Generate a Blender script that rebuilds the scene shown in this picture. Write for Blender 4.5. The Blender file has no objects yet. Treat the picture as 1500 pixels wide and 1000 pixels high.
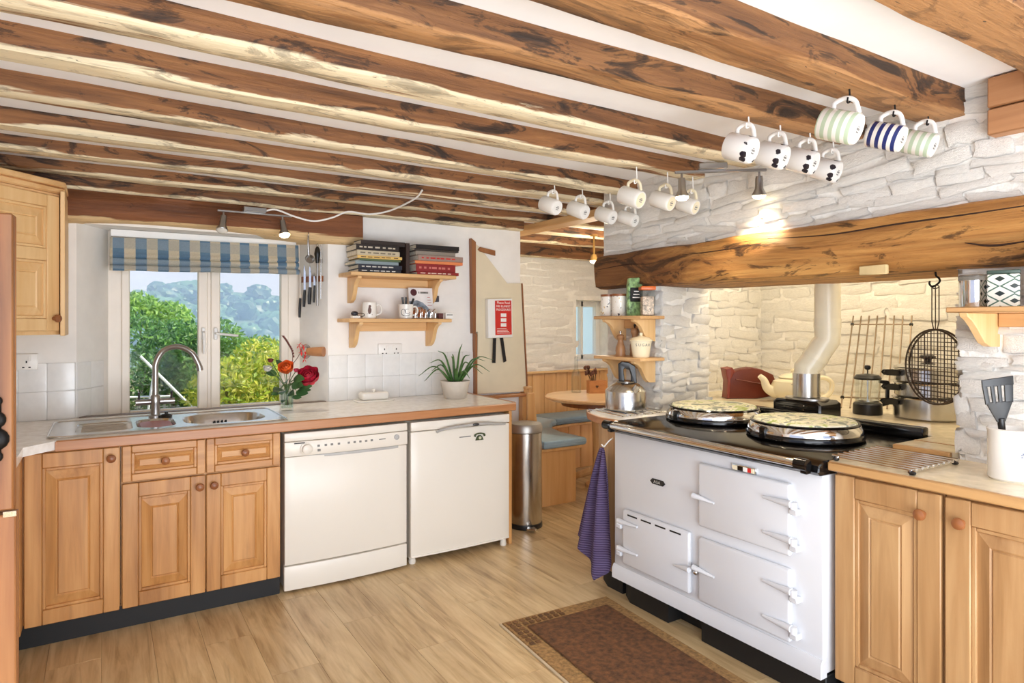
import bpy, bmesh, math, random
from mathutils import Vector, Matrix, noise
S = bpy.context.scene
C = S.collection
RND = random.Random(11)
PI = math.pi
# ------------------------------------------------------------------ camera, world, sun, lights, exposure
cam = bpy.data.objects.new('camera', bpy.data.cameras.new('camera'))
C.objects.link(cam)
cam.location = (0, 0, 1.30)
cam.rotation_euler = (PI / 2, 0, -math.atan2(0.53695, 0.84361))
cam.data.sensor_width = 36.0
cam.data.lens = 942 / 1500 * 36
cam.data.shift_y = -28 / 1500
cam.data.clip_start = 0.02
cam.data.clip_end = 600
S.camera = cam
S.view_settings.view_transform = 'Standard'
S.view_settings.look = 'None'
S.view_settings.gamma = 1
S.view_settings.use_curve_mapping = False
S.view_settings.exposure = 0.16
S.cycles.max_bounces = 10
S.cycles.diffuse_bounces = 6
S.cycles.transparent_max_bounces = 16
S.cycles.sample_clamp_indirect = 6
w = bpy.data.worlds.new('sky')
S.world = w
w.use_nodes = True
wn = w.node_tree.nodes
wl = w.node_tree.links
bg = wn['Background']
tcw = wn.new('ShaderNodeTexCoord')
sepw = wn.new('ShaderNodeSeparateXYZ')
rw = wn.new('ShaderNodeValToRGB')
rw.color_ramp.elements[0].position = 0.0
rw.color_ramp.elements[0].color = (0.74, 0.78, 0.98, 1)
rw.color_ramp.elements[1].position = 0.6
rw.color_ramp.elements[1].color = (0.42, 0.58, 0.95, 1)
wl.new(tcw.outputs['Generated'], sepw.inputs[0])
wl.new(sepw.outputs['Z'], rw.inputs[0])
wl.new(rw.outputs[0], bg.inputs[0])
bg.inputs[1].default_value = 1.0


def light(name, kind, loc, energy, col=(1, 1, 1), aim=None, **kw):
    d = bpy.data.lights.new(name, kind)
    d.energy = energy
    d.color = col
    for k, v in kw.items():
        setattr(d, k, v)
    o = bpy.data.objects.new(name, d)
    C.objects.link(o)
    o.location = loc
    if aim is not None:
        o.rotation_euler = (Vector(aim) - Vector(loc)).to_track_quat('-Z', 'Y').to_euler()
    return o


light('sun', 'SUN', (20, 4, 24), 9.0, (1, .96, .88), aim=(0, 6, 0), angle=0.01)
light('rear_fill_light', 'AREA', (-0.3, -1.6, 1.5), 62, (.90, .95, 1), aim=(1.6, 2.6, 1.1), shape='RECTANGLE', size=2.6, size_y=1.6)  # added fill: unseen area light behind the camera that brightens the room
light('ceiling_fill_light', 'AREA', (.9, -1.1, 0.35), 112, (.88, .94, 1), aim=(.7, .5, 2.1), shape='RECTANGLE', size=2.4, size_y=1.6)  # added fill: unseen low panel behind the camera, aimed up to brighten the ceiling
light('hearth_lamp', 'AREA', (3.3, 1.9, 2.0), 9.5, (1, .86, .62), aim=(3.2, 1.9, 0.8), shape='RECTANGLE', size=1.2, size_y=.5)
light('nook_lamp', 'POINT', (3.3, 3.9, 1.75), 14, (1, .88, .68), shadow_soft_size=.12)


# ------------------------------------------------------------------ helpers
def lin(c):
    return tuple((x / 255 / 12.92) if x / 255 <= .04045 else ((x / 255 + .055) / 1.055) ** 2.4 for x in c) + (1,)


class NT:
    def __init__(s, name):
        s.m = bpy.data.materials.new(name)
        s.m.use_nodes = True
        s.n = s.m.node_tree.nodes
        s.l = s.m.node_tree.links
        s.b = s.n['Principled BSDF']
        s.out = s.n['Material Output']

    def new(s, t, **kw):
        o = s.n.new(t)
        for k, v in kw.items():
            setattr(o, k, v)
        return o

    def link(s, a, b):
        s.l.new(a, b)

    def coords(s, scale=(1, 1, 1), rnd=True, rot=(0, 0, 0)):
        tc = s.new('ShaderNodeTexCoord')
        mp = s.new('ShaderNodeMapping')
        mp.inputs['Scale'].default_value = scale
        mp.inputs['Rotation'].default_value = rot
        if rnd:
            oi = s.new('ShaderNodeObjectInfo')
            ml = s.new('ShaderNodeMath', operation='MULTIPLY')
            ml.inputs[1].default_value = 37.0
            s.link(oi.outputs['Random'], ml.inputs[0])
            ad = s.new('ShaderNodeVectorMath', operation='ADD')
            s.link(tc.outputs['Object'], ad.inputs[0])
            s.link(ml.outputs[0], ad.inputs[1])
            s.link(ad.outputs[0], mp.inputs[0])
        else:
            s.link(tc.outputs['Object'], mp.inputs[0])
        return mp.outputs[0]

    def noise(s, vec, scale, detail=4, dist=0, rough=.55):
        n = s.new('ShaderNodeTexNoise')
        n.inputs['Scale'].default_value = scale
        n.inputs['Detail'].default_value = detail
        n.inputs['Distortion'].default_value = dist
        n.inputs['Roughness'].default_value = rough
        if vec is not None:
            s.link(vec, n.inputs['Vector'])
        return n.outputs['Fac']

    def ramp(s, fac, stops, interp='LINEAR'):
        r = s.new('ShaderNodeValToRGB')
        cr = r.color_ramp
        cr.interpolation = interp
        while len(cr.elements) > 1:
            cr.elements.remove(cr.elements[-1])
        for i, (p, c) in enumerate(stops):
            e = cr.elements[0] if i == 0 else cr.elements.new(p)
            e.position = p
            e.color = lin(c) if not isinstance(c, float) else (c, c, c, 1)
        s.link(fac, r.inputs[0])
        return r.outputs[0]

    def mix(s, fac, a, b, mode='MIX'):
        m = s.new('ShaderNodeMix', data_type='RGBA', blend_type=mode)
        for i, x in ((0, fac), (6, a), (7, b)):
            if isinstance(x, (int, float)):
                m.inputs[i].default_value = x
            elif isinstance(x, tuple):
                m.inputs[i].default_value = lin(x)
            else:
                s.link(x, m.inputs[i])
        return m.outputs[2]

    def math(s, op, a, b=None, clamp=False):
        m = s.new('ShaderNodeMath', operation=op, use_clamp=clamp)
        for i, x in ((0, a), (1, b)):
            if x is None:
                continue
            if isinstance(x, (int, float)):
                m.inputs[i].default_value = x
            else:
                s.link(x, m.inputs[i])
        return m.outputs[0]

    def bump(s, h, strength=.3, dist=.01):
        b = s.new('ShaderNodeBump')
        b.inputs['Strength'].default_value = strength
        b.inputs['Distance'].default_value = dist
        s.link(h, b.inputs['Height'])
        s.link(b.outputs[0], s.b.inputs['Normal'])

    def base(s, c):
        if isinstance(c, tuple):
            s.b.inputs['Base Color'].default_value = lin(c)
        else:
            s.link(c, s.b.inputs['Base Color'])

    def set(s, **kw):
        for k, v in kw.items():
            s.b.inputs[k.replace('_', ' ')].default_value = v


def plain(name, col, rough=.5, metal=0.0, bump=None, var=0.06, vs=9, **kw):
    t = NT(name)
    v = t.coords()
    f = t.noise(v, vs, 4)
    lo = tuple(max(0, x * (1 - var)) for x in col)
    hi = tuple(min(255, x * (1 + var)) for x in col)
    t.base(t.ramp(f, [(.3, lo), (.7, hi)]))
    t.set(Roughness=rough, Metallic=metal, **kw)
    if bump:
        t.bump(t.noise(v, bump[0], 5), bump[1], bump[2] if len(bump) > 2 else .01)
    return t.m


def wood(name, dark, mid, light_, axis='z', rough=.42, fine=1.0, streak=.5, bumps=.12):
    t = NT(name)
    lo, hi = 1.6 * fine, 26 * fine
    sc = {'x': (lo, hi, hi), 'y': (hi, lo, hi), 'z': (hi, hi, lo)}[axis]
    v = t.coords(sc)
    g = t.noise(v, 1.0, 6, .6, .6)
    sc2 = {'x': (.8, 7, 7), 'y': (7, .8, 7), 'z': (7, 7, .8)}[axis]
    v2 = t.coords(sc2)
    g2 = t.noise(v2, 1.0, 3, .3)
    c1 = t.ramp(g, [(.25, dark), (.48, mid), (.75, light_)])
    c2 = t.ramp(g2, [(.3, dark), (.5, mid), (.68, light_)])
    t.base(t.mix(streak, c1, c2))
    t.set(Roughness=rough)
    t.bump(g, bumps, .004)
    return t.m


def glass(name, col=(255, 255, 255), rough=0.0, clear=.9):
    t = NT(name)
    t.base(col)
    t.set(Roughness=rough, IOR=1.45)
    t.b.inputs['Transmission Weight'].default_value = 1.0
    tr = t.new('ShaderNodeBsdfTransparent')
    tr.inputs[0].default_value = lin(col)
    mx = t.new('ShaderNodeMixShader')
    mx.inputs[0].default_value = clear
    t.link(t.b.outputs[0], mx.inputs[1])
    t.link(tr.outputs[0], mx.inputs[2])
    t.link(mx.outputs[0], t.out.inputs[0])
    return t.m


def emit(name, col, strength):
    t = NT(name)
    t.base(col)
    t.b.inputs['Emission Color'].default_value = lin(col)
    t.b.inputs['Emission Strength'].default_value = strength
    return t.m


class B:
    """collects shapes (world coordinates) into one bmesh"""
    def __init__(s):
        s.bm = bmesh.new()

    def _ap(s, vs, M):
        if M is not None:
            for v in vs:
                v.co = M @ v.co

    def box(s, x0, x1, y0, y1, z0, z1, bev=0, seg=1, M=None):
        m = Matrix.Translation(((x0 + x1) / 2, (y0 + y1) / 2, (z0 + z1) / 2)) @ Matrix.Diagonal((abs(x1 - x0), abs(y1 - y0), abs(z1 - z0), 1))
        if M is not None:
            m = M @ m
        r = bmesh.ops.create_cube(s.bm, size=1, matrix=m)
        if bev:
            es = list({e for v in r['verts'] for e in v.link_edges})
            bmesh.ops.bevel(s.bm, geom=es, offset=bev, segments=seg, profile=.5, affect='EDGES')
        return s

    def poly(s, pts, axis, a0, a1, bev=0, seg=1, M=None):
        """prism: 2D outline extruded along axis; x: pts=(y,z)  y: pts=(x,z)  z: pts=(x,y)"""
        f = {'x': lambda p, a: (a, p[0], p[1]), 'y': lambda p, a: (p[0], a, p[1]), 'z': lambda p, a: (p[0], p[1], a)}[axis]
        v0 = [s.bm.verts.new(f(p, a0)) for p in pts]
        v1 = [s.bm.verts.new(f(p, a1)) for p in pts]
        n = len(pts)
        fs = [s.bm.faces.new(v0), s.bm.faces.new(v1[::-1])]
        for i in range(n):
            fs.append(s.bm.faces.new((v0[i], v1[i], v1[(i + 1) % n], v0[(i + 1) % n])))
        bmesh.ops.recalc_face_normals(s.bm, faces=fs)
        s._ap(v0 + v1, M)
        if bev:
            es = list({e for q in fs[:2] for e in q.edges})
            bmesh.ops.bevel(s.bm, geom=es, offset=bev, segments=seg, profile=.5, affect='EDGES')
        return s

    def lathe(s, prof, c=(0, 0, 0), n=24, M=None, sx=1.0, sy=1.0):
        rings = []
        for r, z in prof:
            if r < 1e-6:
                rings.append([s.bm.verts.new((c[0], c[1], c[2] + z))])
            else:
                rings.append([s.bm.verts.new((c[0] + sx * r * math.cos(2 * PI * k / n), c[1] + sy * r * math.sin(2 * PI * k / n), c[2] + z)) for k in range(n)])
        fs = []
        for a, b in zip(rings, rings[1:]):
            for k in range(n):
                q = [a[k % len(a)], a[(k + 1) % len(a)], b[(k + 1) % len(b)], b[k % len(b)]]
                u = []
                for v in q:
                    if v not in u:
                        u.append(v)
                if len(u) > 2:
                    try:
                        fs.append(s.bm.faces.new(u))
                    except ValueError:
                        pass
        s._ap([v for r in rings for v in r], M)
        bmesh.ops.recalc_face_normals(s.bm, faces=fs)
        return s

    def tube(s, pts, r, n=8, closed=False, M=None, flat=None):
        pts = [Vector(p) for p in pts]
        N = len(pts)
        rr = r if isinstance(r, (list, tuple)) else [r] * N
        rings = []
        up = None
        for i, p in enumerate(pts):
            if closed:
                d = pts[(i + 1) % N] - pts[i - 1]
            else:
                d = pts[min(i + 1, N - 1)] - pts[max(i - 1, 0)]
            d.normalize()
            if up is None:
                up = Vector((0, 0, 1)) if abs(d.z) < .9 else Vector((1, 0, 0))
            a = d.cross(up)
            if a.length < 1e-6:
                a = d.orthogonal()
            a.normalize()
            b = a.cross(d).normalized()
            up = b
            k2 = flat if flat else 1.0
            rings.append([s.bm.verts.new(p + rr[i] * (math.cos(2 * PI * k / n) * a + k2 * math.sin(2 * PI * k / n) * b)) for k in range(n)])
        fs = []
        M2 = N if closed else N - 1
        for i in range(M2):
            a, b = rings[i], rings[(i + 1) % N]
            for k in range(n):
                fs.append(s.bm.faces.new((a[k], a[(k + 1) % n], b[(k + 1) % n], b[k])))
        if not closed:
            fs.append(s.bm.faces.new(rings[0][::-1]))
            fs.append(s.bm.faces.new(rings[-1]))
        s._ap([v for q in rings for v in q], M)
        bmesh.ops.recalc_face_normals(s.bm, faces=fs)
        return s

    def grid(s, fn, nu, nv, thick=0, M=None):
        vs = [[s.bm.verts.new(fn(i / nu, j / nv)) for j in range(nv + 1)] for i in range(nu + 1)]
        fs = []
        for i in range(nu):
            for j in range(nv):
                fs.append(s.bm.faces.new((vs[i][j], vs[i + 1][j], vs[i + 1][j + 1], vs[i][j + 1])))
        al = [v for q in vs for v in q]
        if thick:
            r = bmesh.ops.solidify(s.bm, geom=fs, thickness=thick)
            al += [g for g in r['geom'] if isinstance(g, bmesh.types.BMVert)]
        s._ap(list(set(al)), M)
        return s

    def ball(s, c, r, n=12, sc=(1, 1, 1), M=None):
        prof = [(r * math.sin(PI * k / (n // 2)), -r * math.cos(PI * k / (n // 2))) for k in range(n // 2 + 1)]
        prof[0] = (0, -r)
        prof[-1] = (0, r)
        m = Matrix.Translation(c) @ Matrix.Diagonal((sc[0], sc[1], sc[2], 1))
        if M is not None:
            m = M @ m
        return s.lathe(prof, (0, 0, 0), n, m)

    def jitter(s, amp, freq, axes=(1, 1, 1), seed=0):
        for v in s.bm.verts:
            q = noise.noise_vector(v.co * freq + Vector((seed, seed * 1.7, seed * .3)))
            v.co += Vector((q.x * axes[0], q.y * axes[1], q.z * axes[2])) * amp
        return s

    def xf(s, M):
        s.bm.transform(M)
        return s


def finish(name, b, mat, org=None, sharp=38):
    bm = b.bm
    if org is not None:
        bmesh.ops.translate(bm, verts=bm.verts, vec=-Vector(org))
    bm.normal_update()
    for f in bm.faces:
        f.smooth = True
    ca = math.radians(sharp)
    for e in bm.edges:
        if len(e.link_faces) == 2 and e.calc_face_angle(0) > ca:
            e.smooth = False
    me = bpy.data.meshes.new(name)
    bm.to_mesh(me)
    bm.free()
    me.materials.append(mat)
    o = bpy.data.objects.new(name, me)
    C.objects.link(o)
    return o


def tag(o, label, cat, group=None, kind=None):
    if label:
        o['label'] = label
    if cat:
        o['category'] = cat
    if group:
        o['group'] = group
    if kind:
        o['kind'] = kind
    return o


def thing(name, label, cat, loc, group=None, kind=None):
    o = bpy.data.objects.new(name, None)
    o.empty_display_size = .05
    C.objects.link(o)
    o.location = loc
    return tag(o, label, cat, group, kind)


def root_loc(o):
    while o.parent:
        o = o.parent
    return o.location


def part(name, parent, b, mat, label=None, local=False, sharp=38):
    o = finish(name, b, mat, None if local else root_loc(parent), sharp)
    o.parent = parent
    if label:
        o['label'] = label
    return o


def single(name, label, cat, b, mat, loc, group=None, kind=None, sharp=38):
    o = finish(name, b, mat, loc, sharp)
    o.location = loc
    return tag(o, label, cat, group, kind)


def copy_tree(o, parent=None):
    c = o.copy()
    C.objects.link(c)
    c.parent = parent
    for ch in list(o.children):
        copy_tree(ch, c)
    return c


def frame(right, up, org):
    r = Vector(right).normalized()
    u = Vector(up).normalized()
    n = r.cross(u)
    m = Matrix(((r.x, u.x, n.x, org[0]), (r.y, u.y, n.y, org[1]), (r.z, u.z, n.z, org[2]), (0, 0, 0, 1)))
    return m


def lettering(parent, body, size, M, mat, name='lettering', align='CENTER', sx=1.0):
    cu = bpy.data.curves.new('t', 'FONT')
    cu.body = body
    cu.size = size
    cu.extrude = .0004
    cu.resolution_u = 2
    cu.align_x = align
    cu.align_y = 'CENTER'
    t = bpy.data.objects.new('t', cu)
    C.objects.link(t)
    bpy.context.view_layer.update()
    me = bpy.data.meshes.new_from_object(t.evaluated_get(bpy.context.evaluated_depsgraph_get()))
    bpy.data.objects.remove(t)
    bpy.data.curves.remove(cu)
    me.transform(M @ Matrix.Diagonal((sx, 1, 1, 1)))
    me.transform(Matrix.Translation(-root_loc(parent)))
    me.materials.clear()
    me.materials.append(mat)
    o = bpy.data.objects.new(name, me)
    C.objects.link(o)
    o.parent = parent
    return o


def spline(pts, n=6):
    """Catmull-Rom through points"""
    P = [Vector(p) for p in pts]
    P = [P[0] * 2 - P[1]] + P + [P[-1] * 2 - P[-2]]
    out = []
    for i in range(1, len(P) - 2):
        for k in range(n):
            t = k / n
            a, b, c, d = P[i - 1], P[i], P[i + 1], P[i + 2]
            out.append(.5 * ((2 * b) + (c - a) * t + (2 * a - 5 * b + 4 * c - d) * t * t + (3 * b - a - 3 * c + d) * t ** 3))
    out.append(P[-2])
    return out


# ------------------------------------------------------------------ materials
PLASTER = plain('white_plaster', (240, 238, 234), .85, bump=(14, .06, .006), var=.015)
CEILP = plain('ceiling_plaster', (243, 243, 243), .9, bump=(7, .15, .02), var=.015, vs=3)
STONEW = plain('whitewashed_stone', (244, 241, 234), .8, bump=(30, .6, .014), var=.03, vs=12)
TILE = plain('white_glazed_tile', (232, 232, 230), .18, var=.015, vs=3)
GROUT = plain('grout', (205, 204, 200), .9)
OAK = wood('honey_oak_door', (132, 82, 40), (194, 138, 78), (224, 174, 114), 'z', .4)
OAKX = wood('honey_oak_rail', (140, 88, 44), (194, 138, 80), (222, 172, 112), 'x', .4)
PINE = wood('pale_pine', (212, 165, 106), (230, 190, 134), (242, 210, 160), 'z', .45)
PINEX = wood('pale_pine_shelf', (196, 146, 90), (222, 178, 122), (238, 204, 152), 'x', .45)
PINEY = wood('pale_pine_shelf_y', (186, 138, 88), (208, 164, 112), (226, 188, 138), 'y', .45)
PALEOAK = wood('limed_oak', (134, 94, 54), (178, 136, 90), (206, 168, 120), 'z', .42)
EDGE = wood('worktop_lipping', (150, 96, 56), (180, 122, 76), (200, 146, 98), 'x', .35)
EDGEY = wood('worktop_lipping_y', (160, 114, 66), (192, 148, 96), (212, 170, 118), 'y', .35)
OLDOAK = wood('old_oak', (92, 54, 28), (148, 94, 52), (188, 134, 82), 'z', .5, streak=.6)
KNOB = wood('wood_knob', (110, 62, 32), (142, 86, 48), (160, 104, 62), 'z', .35)
PANEL = wood('pine_panelling', (196, 140, 82), (220, 168, 108), (234, 190, 134), 'z', .4)
BLACK = plain('black_plinth', (16, 15, 15), .6)
ENAMELW = plain('white_enamel', (216, 218, 222), .2, var=.008, vs=2)
ENAMELB = plain('black_enamel', (14, 13, 13), .12)
BLKPL = plain('black_plastic', (22, 21, 21), .35)
APPL = plain('appliance_white', (228, 221, 208), .3, var=.008, vs=2)
GREYPL = plain('grey_plastic', (178, 176, 172), .35)
CHROME = plain('chrome', (225, 225, 225), .09, 1.0, var=.02)
STEEL = plain('brushed_steel', (200, 198, 194), .22, 1.0, var=.04)
STEELD = plain('satin_nickel', (172, 170, 168), .28, 1.0, var=.04)
IRON = plain('black_iron', (24, 22, 21), .5, .6)
WHITEPL = plain('white_plastic', (240, 239, 235), .3, var=.01)
CERAM = plain('white_china', (240, 238, 232), .12, var=.01)
CREAM = plain('cream_china', (240, 230, 200), .14, var=.015)
CREAMP = plain('cream_paint', (226, 214, 186), .6, var=.02)
FLUE = plain('cream_flue_enamel', (240, 232, 206), .25, var=.02)
LAMIN = plain('pale_laminate', (247, 245, 241), .2, var=.05, vs=26)
LAMIN2 = plain('pale_stone_laminate', (232, 218, 188), .2, var=.06, vs=22)
CLEAR = glass('clear_glass', (250, 252, 252))
PANEG = glass('window_pane', (250, 252, 255), clear=.94)
UPVC = plain('cream_window_paint', (236, 226, 212), .35, var=.01)
PRINT = plain('dark_print', (40, 38, 36), .6)
PRINTG = plain('grey_print', (130, 128, 124), .6)
RED = plain('red_print', (206, 42, 34), .5, var=.03)
WHITEPR = plain('white_print', (245, 243, 238), .6, var=.01)
PAPER = plain('paper_pages', (236, 228, 210), .9, var=.05, vs=60)
BULB = emit('lamp_glow', (255, 236, 190), 9)
REDBROWN = plain('rust_red_silicone', (104, 38, 18), .45, var=.06)


# ------------------------------------------------------------------ special materials
def beam_mat(name, dark, mid, light_, pale, pale_h, blotch=.5, axis='x'):
    t = NT(name)
    ax = (lambda a, b: (a, b, b)) if axis == 'x' else (lambda a, b: (b, a, b))
    g = t.noise(t.coords(ax(2.0, 55)), 1.0, 8, .5, .65)
    g2 = t.noise(t.coords(ax(1.4, 13)), 1.0, 5, .8, .6)
    bl = t.noise(t.coords(ax(3.2, 11)), 1.0, 8, 1.4, .68)
    c = t.mix(.55, t.ramp(g, [(.3, dark), (.5, mid), (.72, light_)]), t.ramp(g2, [(.32, dark), (.5, mid), (.7, light_)]))
    k2 = t.ramp(bl, [(blotch, 0.0), (blotch + .03, .6), (blotch + .10, .92)])
    if pale_h > 0:   # paler colour along the lower edge, pitted with worm holes
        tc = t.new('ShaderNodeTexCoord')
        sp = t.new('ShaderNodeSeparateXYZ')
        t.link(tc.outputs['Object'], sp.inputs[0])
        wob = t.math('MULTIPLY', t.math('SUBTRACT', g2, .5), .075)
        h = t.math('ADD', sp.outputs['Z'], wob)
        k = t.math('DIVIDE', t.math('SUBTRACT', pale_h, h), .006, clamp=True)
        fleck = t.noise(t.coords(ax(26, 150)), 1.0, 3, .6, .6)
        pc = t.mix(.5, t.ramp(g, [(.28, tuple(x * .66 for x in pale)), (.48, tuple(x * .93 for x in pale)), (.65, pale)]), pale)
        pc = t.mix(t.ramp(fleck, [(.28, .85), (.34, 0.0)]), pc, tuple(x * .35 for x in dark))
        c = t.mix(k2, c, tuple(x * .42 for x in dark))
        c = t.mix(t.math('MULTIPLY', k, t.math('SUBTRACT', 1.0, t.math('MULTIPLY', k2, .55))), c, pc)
    else:
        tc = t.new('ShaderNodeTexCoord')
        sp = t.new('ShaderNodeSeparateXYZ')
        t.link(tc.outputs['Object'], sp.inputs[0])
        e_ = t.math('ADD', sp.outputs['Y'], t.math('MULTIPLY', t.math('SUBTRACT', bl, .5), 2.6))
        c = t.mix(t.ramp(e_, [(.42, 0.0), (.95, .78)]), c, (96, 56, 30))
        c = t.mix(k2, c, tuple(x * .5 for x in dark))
    t.base(c)
    t.set(Roughness=.6)
    t.bump(t.math('ADD', g, t.math('MULTIPLY', bl, 1.2)), .6, .012)
    return t.m


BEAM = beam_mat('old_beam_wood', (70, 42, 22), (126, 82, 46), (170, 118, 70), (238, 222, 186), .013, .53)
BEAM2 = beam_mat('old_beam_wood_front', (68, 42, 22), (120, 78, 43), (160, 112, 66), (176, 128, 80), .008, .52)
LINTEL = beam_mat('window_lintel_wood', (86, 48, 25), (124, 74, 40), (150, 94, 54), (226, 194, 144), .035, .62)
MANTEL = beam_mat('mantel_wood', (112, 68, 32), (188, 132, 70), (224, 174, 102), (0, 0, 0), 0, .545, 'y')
BRACEW = wood('sawn_timber', (176, 126, 76), (206, 160, 104), (222, 184, 130), 'y', .6)


def floor_mat():
    t = NT('oak_floor_plank')
    oi = t.new('ShaderNodeObjectInfo')
    g = t.noise(t.coords((30, 2.2, 30)), 1.0, 6, 1.0, .6)
    g2 = t.noise(t.coords((9, 1.6, 9)), 1.0, 4, 1.2, .55)
    c = t.ramp(g, [(.28, (138, 108, 70)), (.46, (204, 174, 128)), (.56, (220, 193, 148)), (.74, (236, 214, 174))])
    c2 = t.ramp(g2, [(.3, (150, 118, 78)), (.5, (200, 170, 124)), (.68, (228, 204, 160))])
    c = t.mix(.5, c, c2)
    v = t.ramp(oi.outputs['Random'], [(0, .9), (1, 1.0)])
    t.base(t.mix(1.0, c, v, 'MULTIPLY'))
    t.set(Roughness=.36)
    t.bump(g, .06, .003)
    return t.m


PLANK = floor_mat()

# ------------------------------------------------------------------ setting: floor
fl = single('floor', 'wood effect plank floor of the kitchen', 'floor', B().box(-1.3, 4.9, -2.4, 5.3, -.12, -.004), plain('floor_bed', (176, 146, 104), .7), (0, 0, -.004), kind='structure')
pw, plen = .176, 1.02
variants = []
for k in range(3):
    b = B().box(-pw / 2 + .0004, pw / 2 - .0004, -plen / 2 + .0004, plen / 2 - .0004, -.006, 0, .0006)
    o = finish('plank', b, PLANK)
    variants.append(o)
first = True
col = 0
x = -.62
pts = []
while x < 4.6:
    off = (col * .37) % 1.0 * plen
    y = -.5 - off
    while y < 5.0:
        if y + plen / 2 > .1 and y < 5 and not (x > 2.75 and y < 2.4):
            pts.append((x, y))
        y += plen
    x += pw
    col += 1
for i, (x, y) in enumerate(pts):
    o = variants[i] if i < 3 else variants[i % 3].copy()
    if i >= 3:
        C.objects.link(o)
    o.parent = fl
    o.location = (x, y, .004)


# ------------------------------------------------------------------ setting: walls
def stone_meshes(n=18):
    out = []
    r = random.Random(77)
    for k in range(n):
        bm = bmesh.new()
        NU, NV = 6, 4
        us = [-1, -.86, -.45, .05, .5, .88, 1]
        ws = [-1, -.72, 0, .7, 1]
        tx, ty = r.uniform(-.3, .3), r.uniform(-.55, .35)
        vs = []
        for i in range(NU + 1):
            row = []
            for j in range(NV + 1):
                u, v = us[i], ws[j]
                q = noise.noise_vector(Vector((u * 1.9 + k * 7, v * 1.5, k)))
                edge = i in (0, NU) or j in (0, NV)
                z = -.95 if edge else .55 + .5 * q.z + tx * u + ty * v
                cr = .22 * abs(u * v) if edge else 0
                row.append(bm.verts.new((u * .5 * (1 - cr) + q.x * .07, v * .5 * (1 - cr) + q.y * .2, z)))
            vs.append(row)
        for i in range(NU):
            for j in range(NV):
                bm.faces.new((vs[i][j], vs[i + 1][j], vs[i + 1][j + 1], vs[i][j + 1]))
        me = bpy.data.meshes.new('stone')
        for f in bm.faces:
            f.smooth = True
        bm.to_mesh(me)
        bm.free()
        me.materials.append(STONEW)
        out.append(me)
    return out


STONES = stone_meshes()


def lay_stones(parent, org, u, v, W, H, rh=(.03, .06), rl=(.09, .26), depth=.016, skip=None, limit=295, seed=1):
    r = random.Random(seed)
    u, v = Vector(u), Vector(v)
    n = u.cross(v)
    org = Vector(org)
    base = root_loc(parent)
    y, cnt = 0, 0
    while y < H - .01:
        h = min(r.uniform(*rh), H - y)
        x = -r.uniform(0, .08)
        while x < W - .01:
            l = r.uniform(*rl)
            x0, x1 = max(x, 0), min(x + l, W)
            if x1 - x0 > .03 and cnt < limit and not (skip and skip((x0 + x1) / 2, y + h / 2)):
                p = org + u * ((x0 + x1) / 2) + v * (y + h / 2 + r.uniform(-.012, .012))
                o = bpy.data.objects.new('stone', r.choice(STONES))
                C.objects.link(o)
                sg = r.choice((1, -1))
                m = Matrix((u * sg, v * sg, n)).transposed().to_4x4()
                tilt = Matrix.Rotation(r.uniform(-.13, .13), 4, 'Z') @ Matrix.Rotation(r.uniform(-.1, .06), 4, 'X')
                o.parent = parent
                o.matrix_local = Matrix.Translation(p - base) @ m @ tilt @ Matrix.Diagonal(((x1 - x0) * (r.uniform(1.02, 1.18) if 0 < x and x + l < W else .99), h * r.uniform(1.05, 1.4), depth * r.uniform(.4, 1.2), 1))
                cnt += 1
            x += l
        y += h
    return cnt


wall_back = single('wall_back', 'white plastered window wall with tiled splashback', 'wall',
                   B().poly([(-1.3, 3.85), (-.11, 3.85), (.03, 4.1), (.03, 4.26), (-1.3, 4.26)], 'z', -.1, 2.2)
                   .poly([(1.14, 3.85), (2.52, 3.85), (2.52, 4.96), (2.3, 4.96), (2.3, 4.26), (1.03, 4.26), (1.03, 4.1)], 'z', -.1, 2.2)
                   .box(-.2, 1.2, 3.9, 4.25, -.1, .79).box(-.2, 1.2, 3.86, 4.26, 1.795, 2.2), PLASTER, (0, 3.85, 0), kind='structure')
# tiled splashback: each tile a part of the wall
tw, th = .113, .138
tmesh = None


def tile_at(x, y, z, w, h, rz=0.0):
    global tmesh
    if tmesh is None:
        o = finish('tile', B().box(-.5, .5, -.004, .003, -.5, .5), TILE)
        tmesh = o.data
        bpy.data.objects.remove(o)
        bmm = bmesh.new()
        bmesh.ops.create_cube(bmm, size=1)
        bmesh.ops.bevel(bmm, geom=bmm.edges[:], offset=.035, segments=1, affect='EDGES')
        for f in bmm.faces:
            f.smooth = True
        bmm.to_mesh(tmesh)
        bmm.free()
    o = bpy.data.objects.new('tile', tmesh)
    C.objects.link(o)
    o.parent = wall_back
    o.location = Vector((x, y, z)) - wall_back.location
    o.rotation_euler = (RND.uniform(-.006, .006), 0, rz + RND.uniform(-.006, .006))
    o.scale = (w - .003, .012, h - .003)


for r_ in range(2):
    z = .826 + th * (r_ + .5)
    for k in range(9):
        if 1.145 + tw * (k + 1) < 2.17:
            tile_at(1.145 + tw * (k + .5), 3.848, z, tw, th)
    for k in range(7):
        tile_at(-.115 - tw * (k + .5), 3.848, z, tw, th)
    # on the splayed reveals
    aL = math.atan2(.25, .14)
    for k in range(2):
        d = tw * (k + .5)
        tile_at(-.11 + d * math.cos(aL), 3.85 + d * math.sin(aL), z, tw, th, aL)
grout = part('grout_bed', wall_back, B().box(1.142, 2.09, 3.845, 3.851, .82, 1.102).box(-.9, -.112, 3.845, 3.851, .82, 1.102), GROUT)

wall_left = single('wall_left', 'white wall behind the corner wall cabinet', 'wall', B().box(-1.0, -.9, 1.2, 3.9, -.1, 2.2), PLASTER, (-.95, 2.5, 0), kind='structure')

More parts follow.
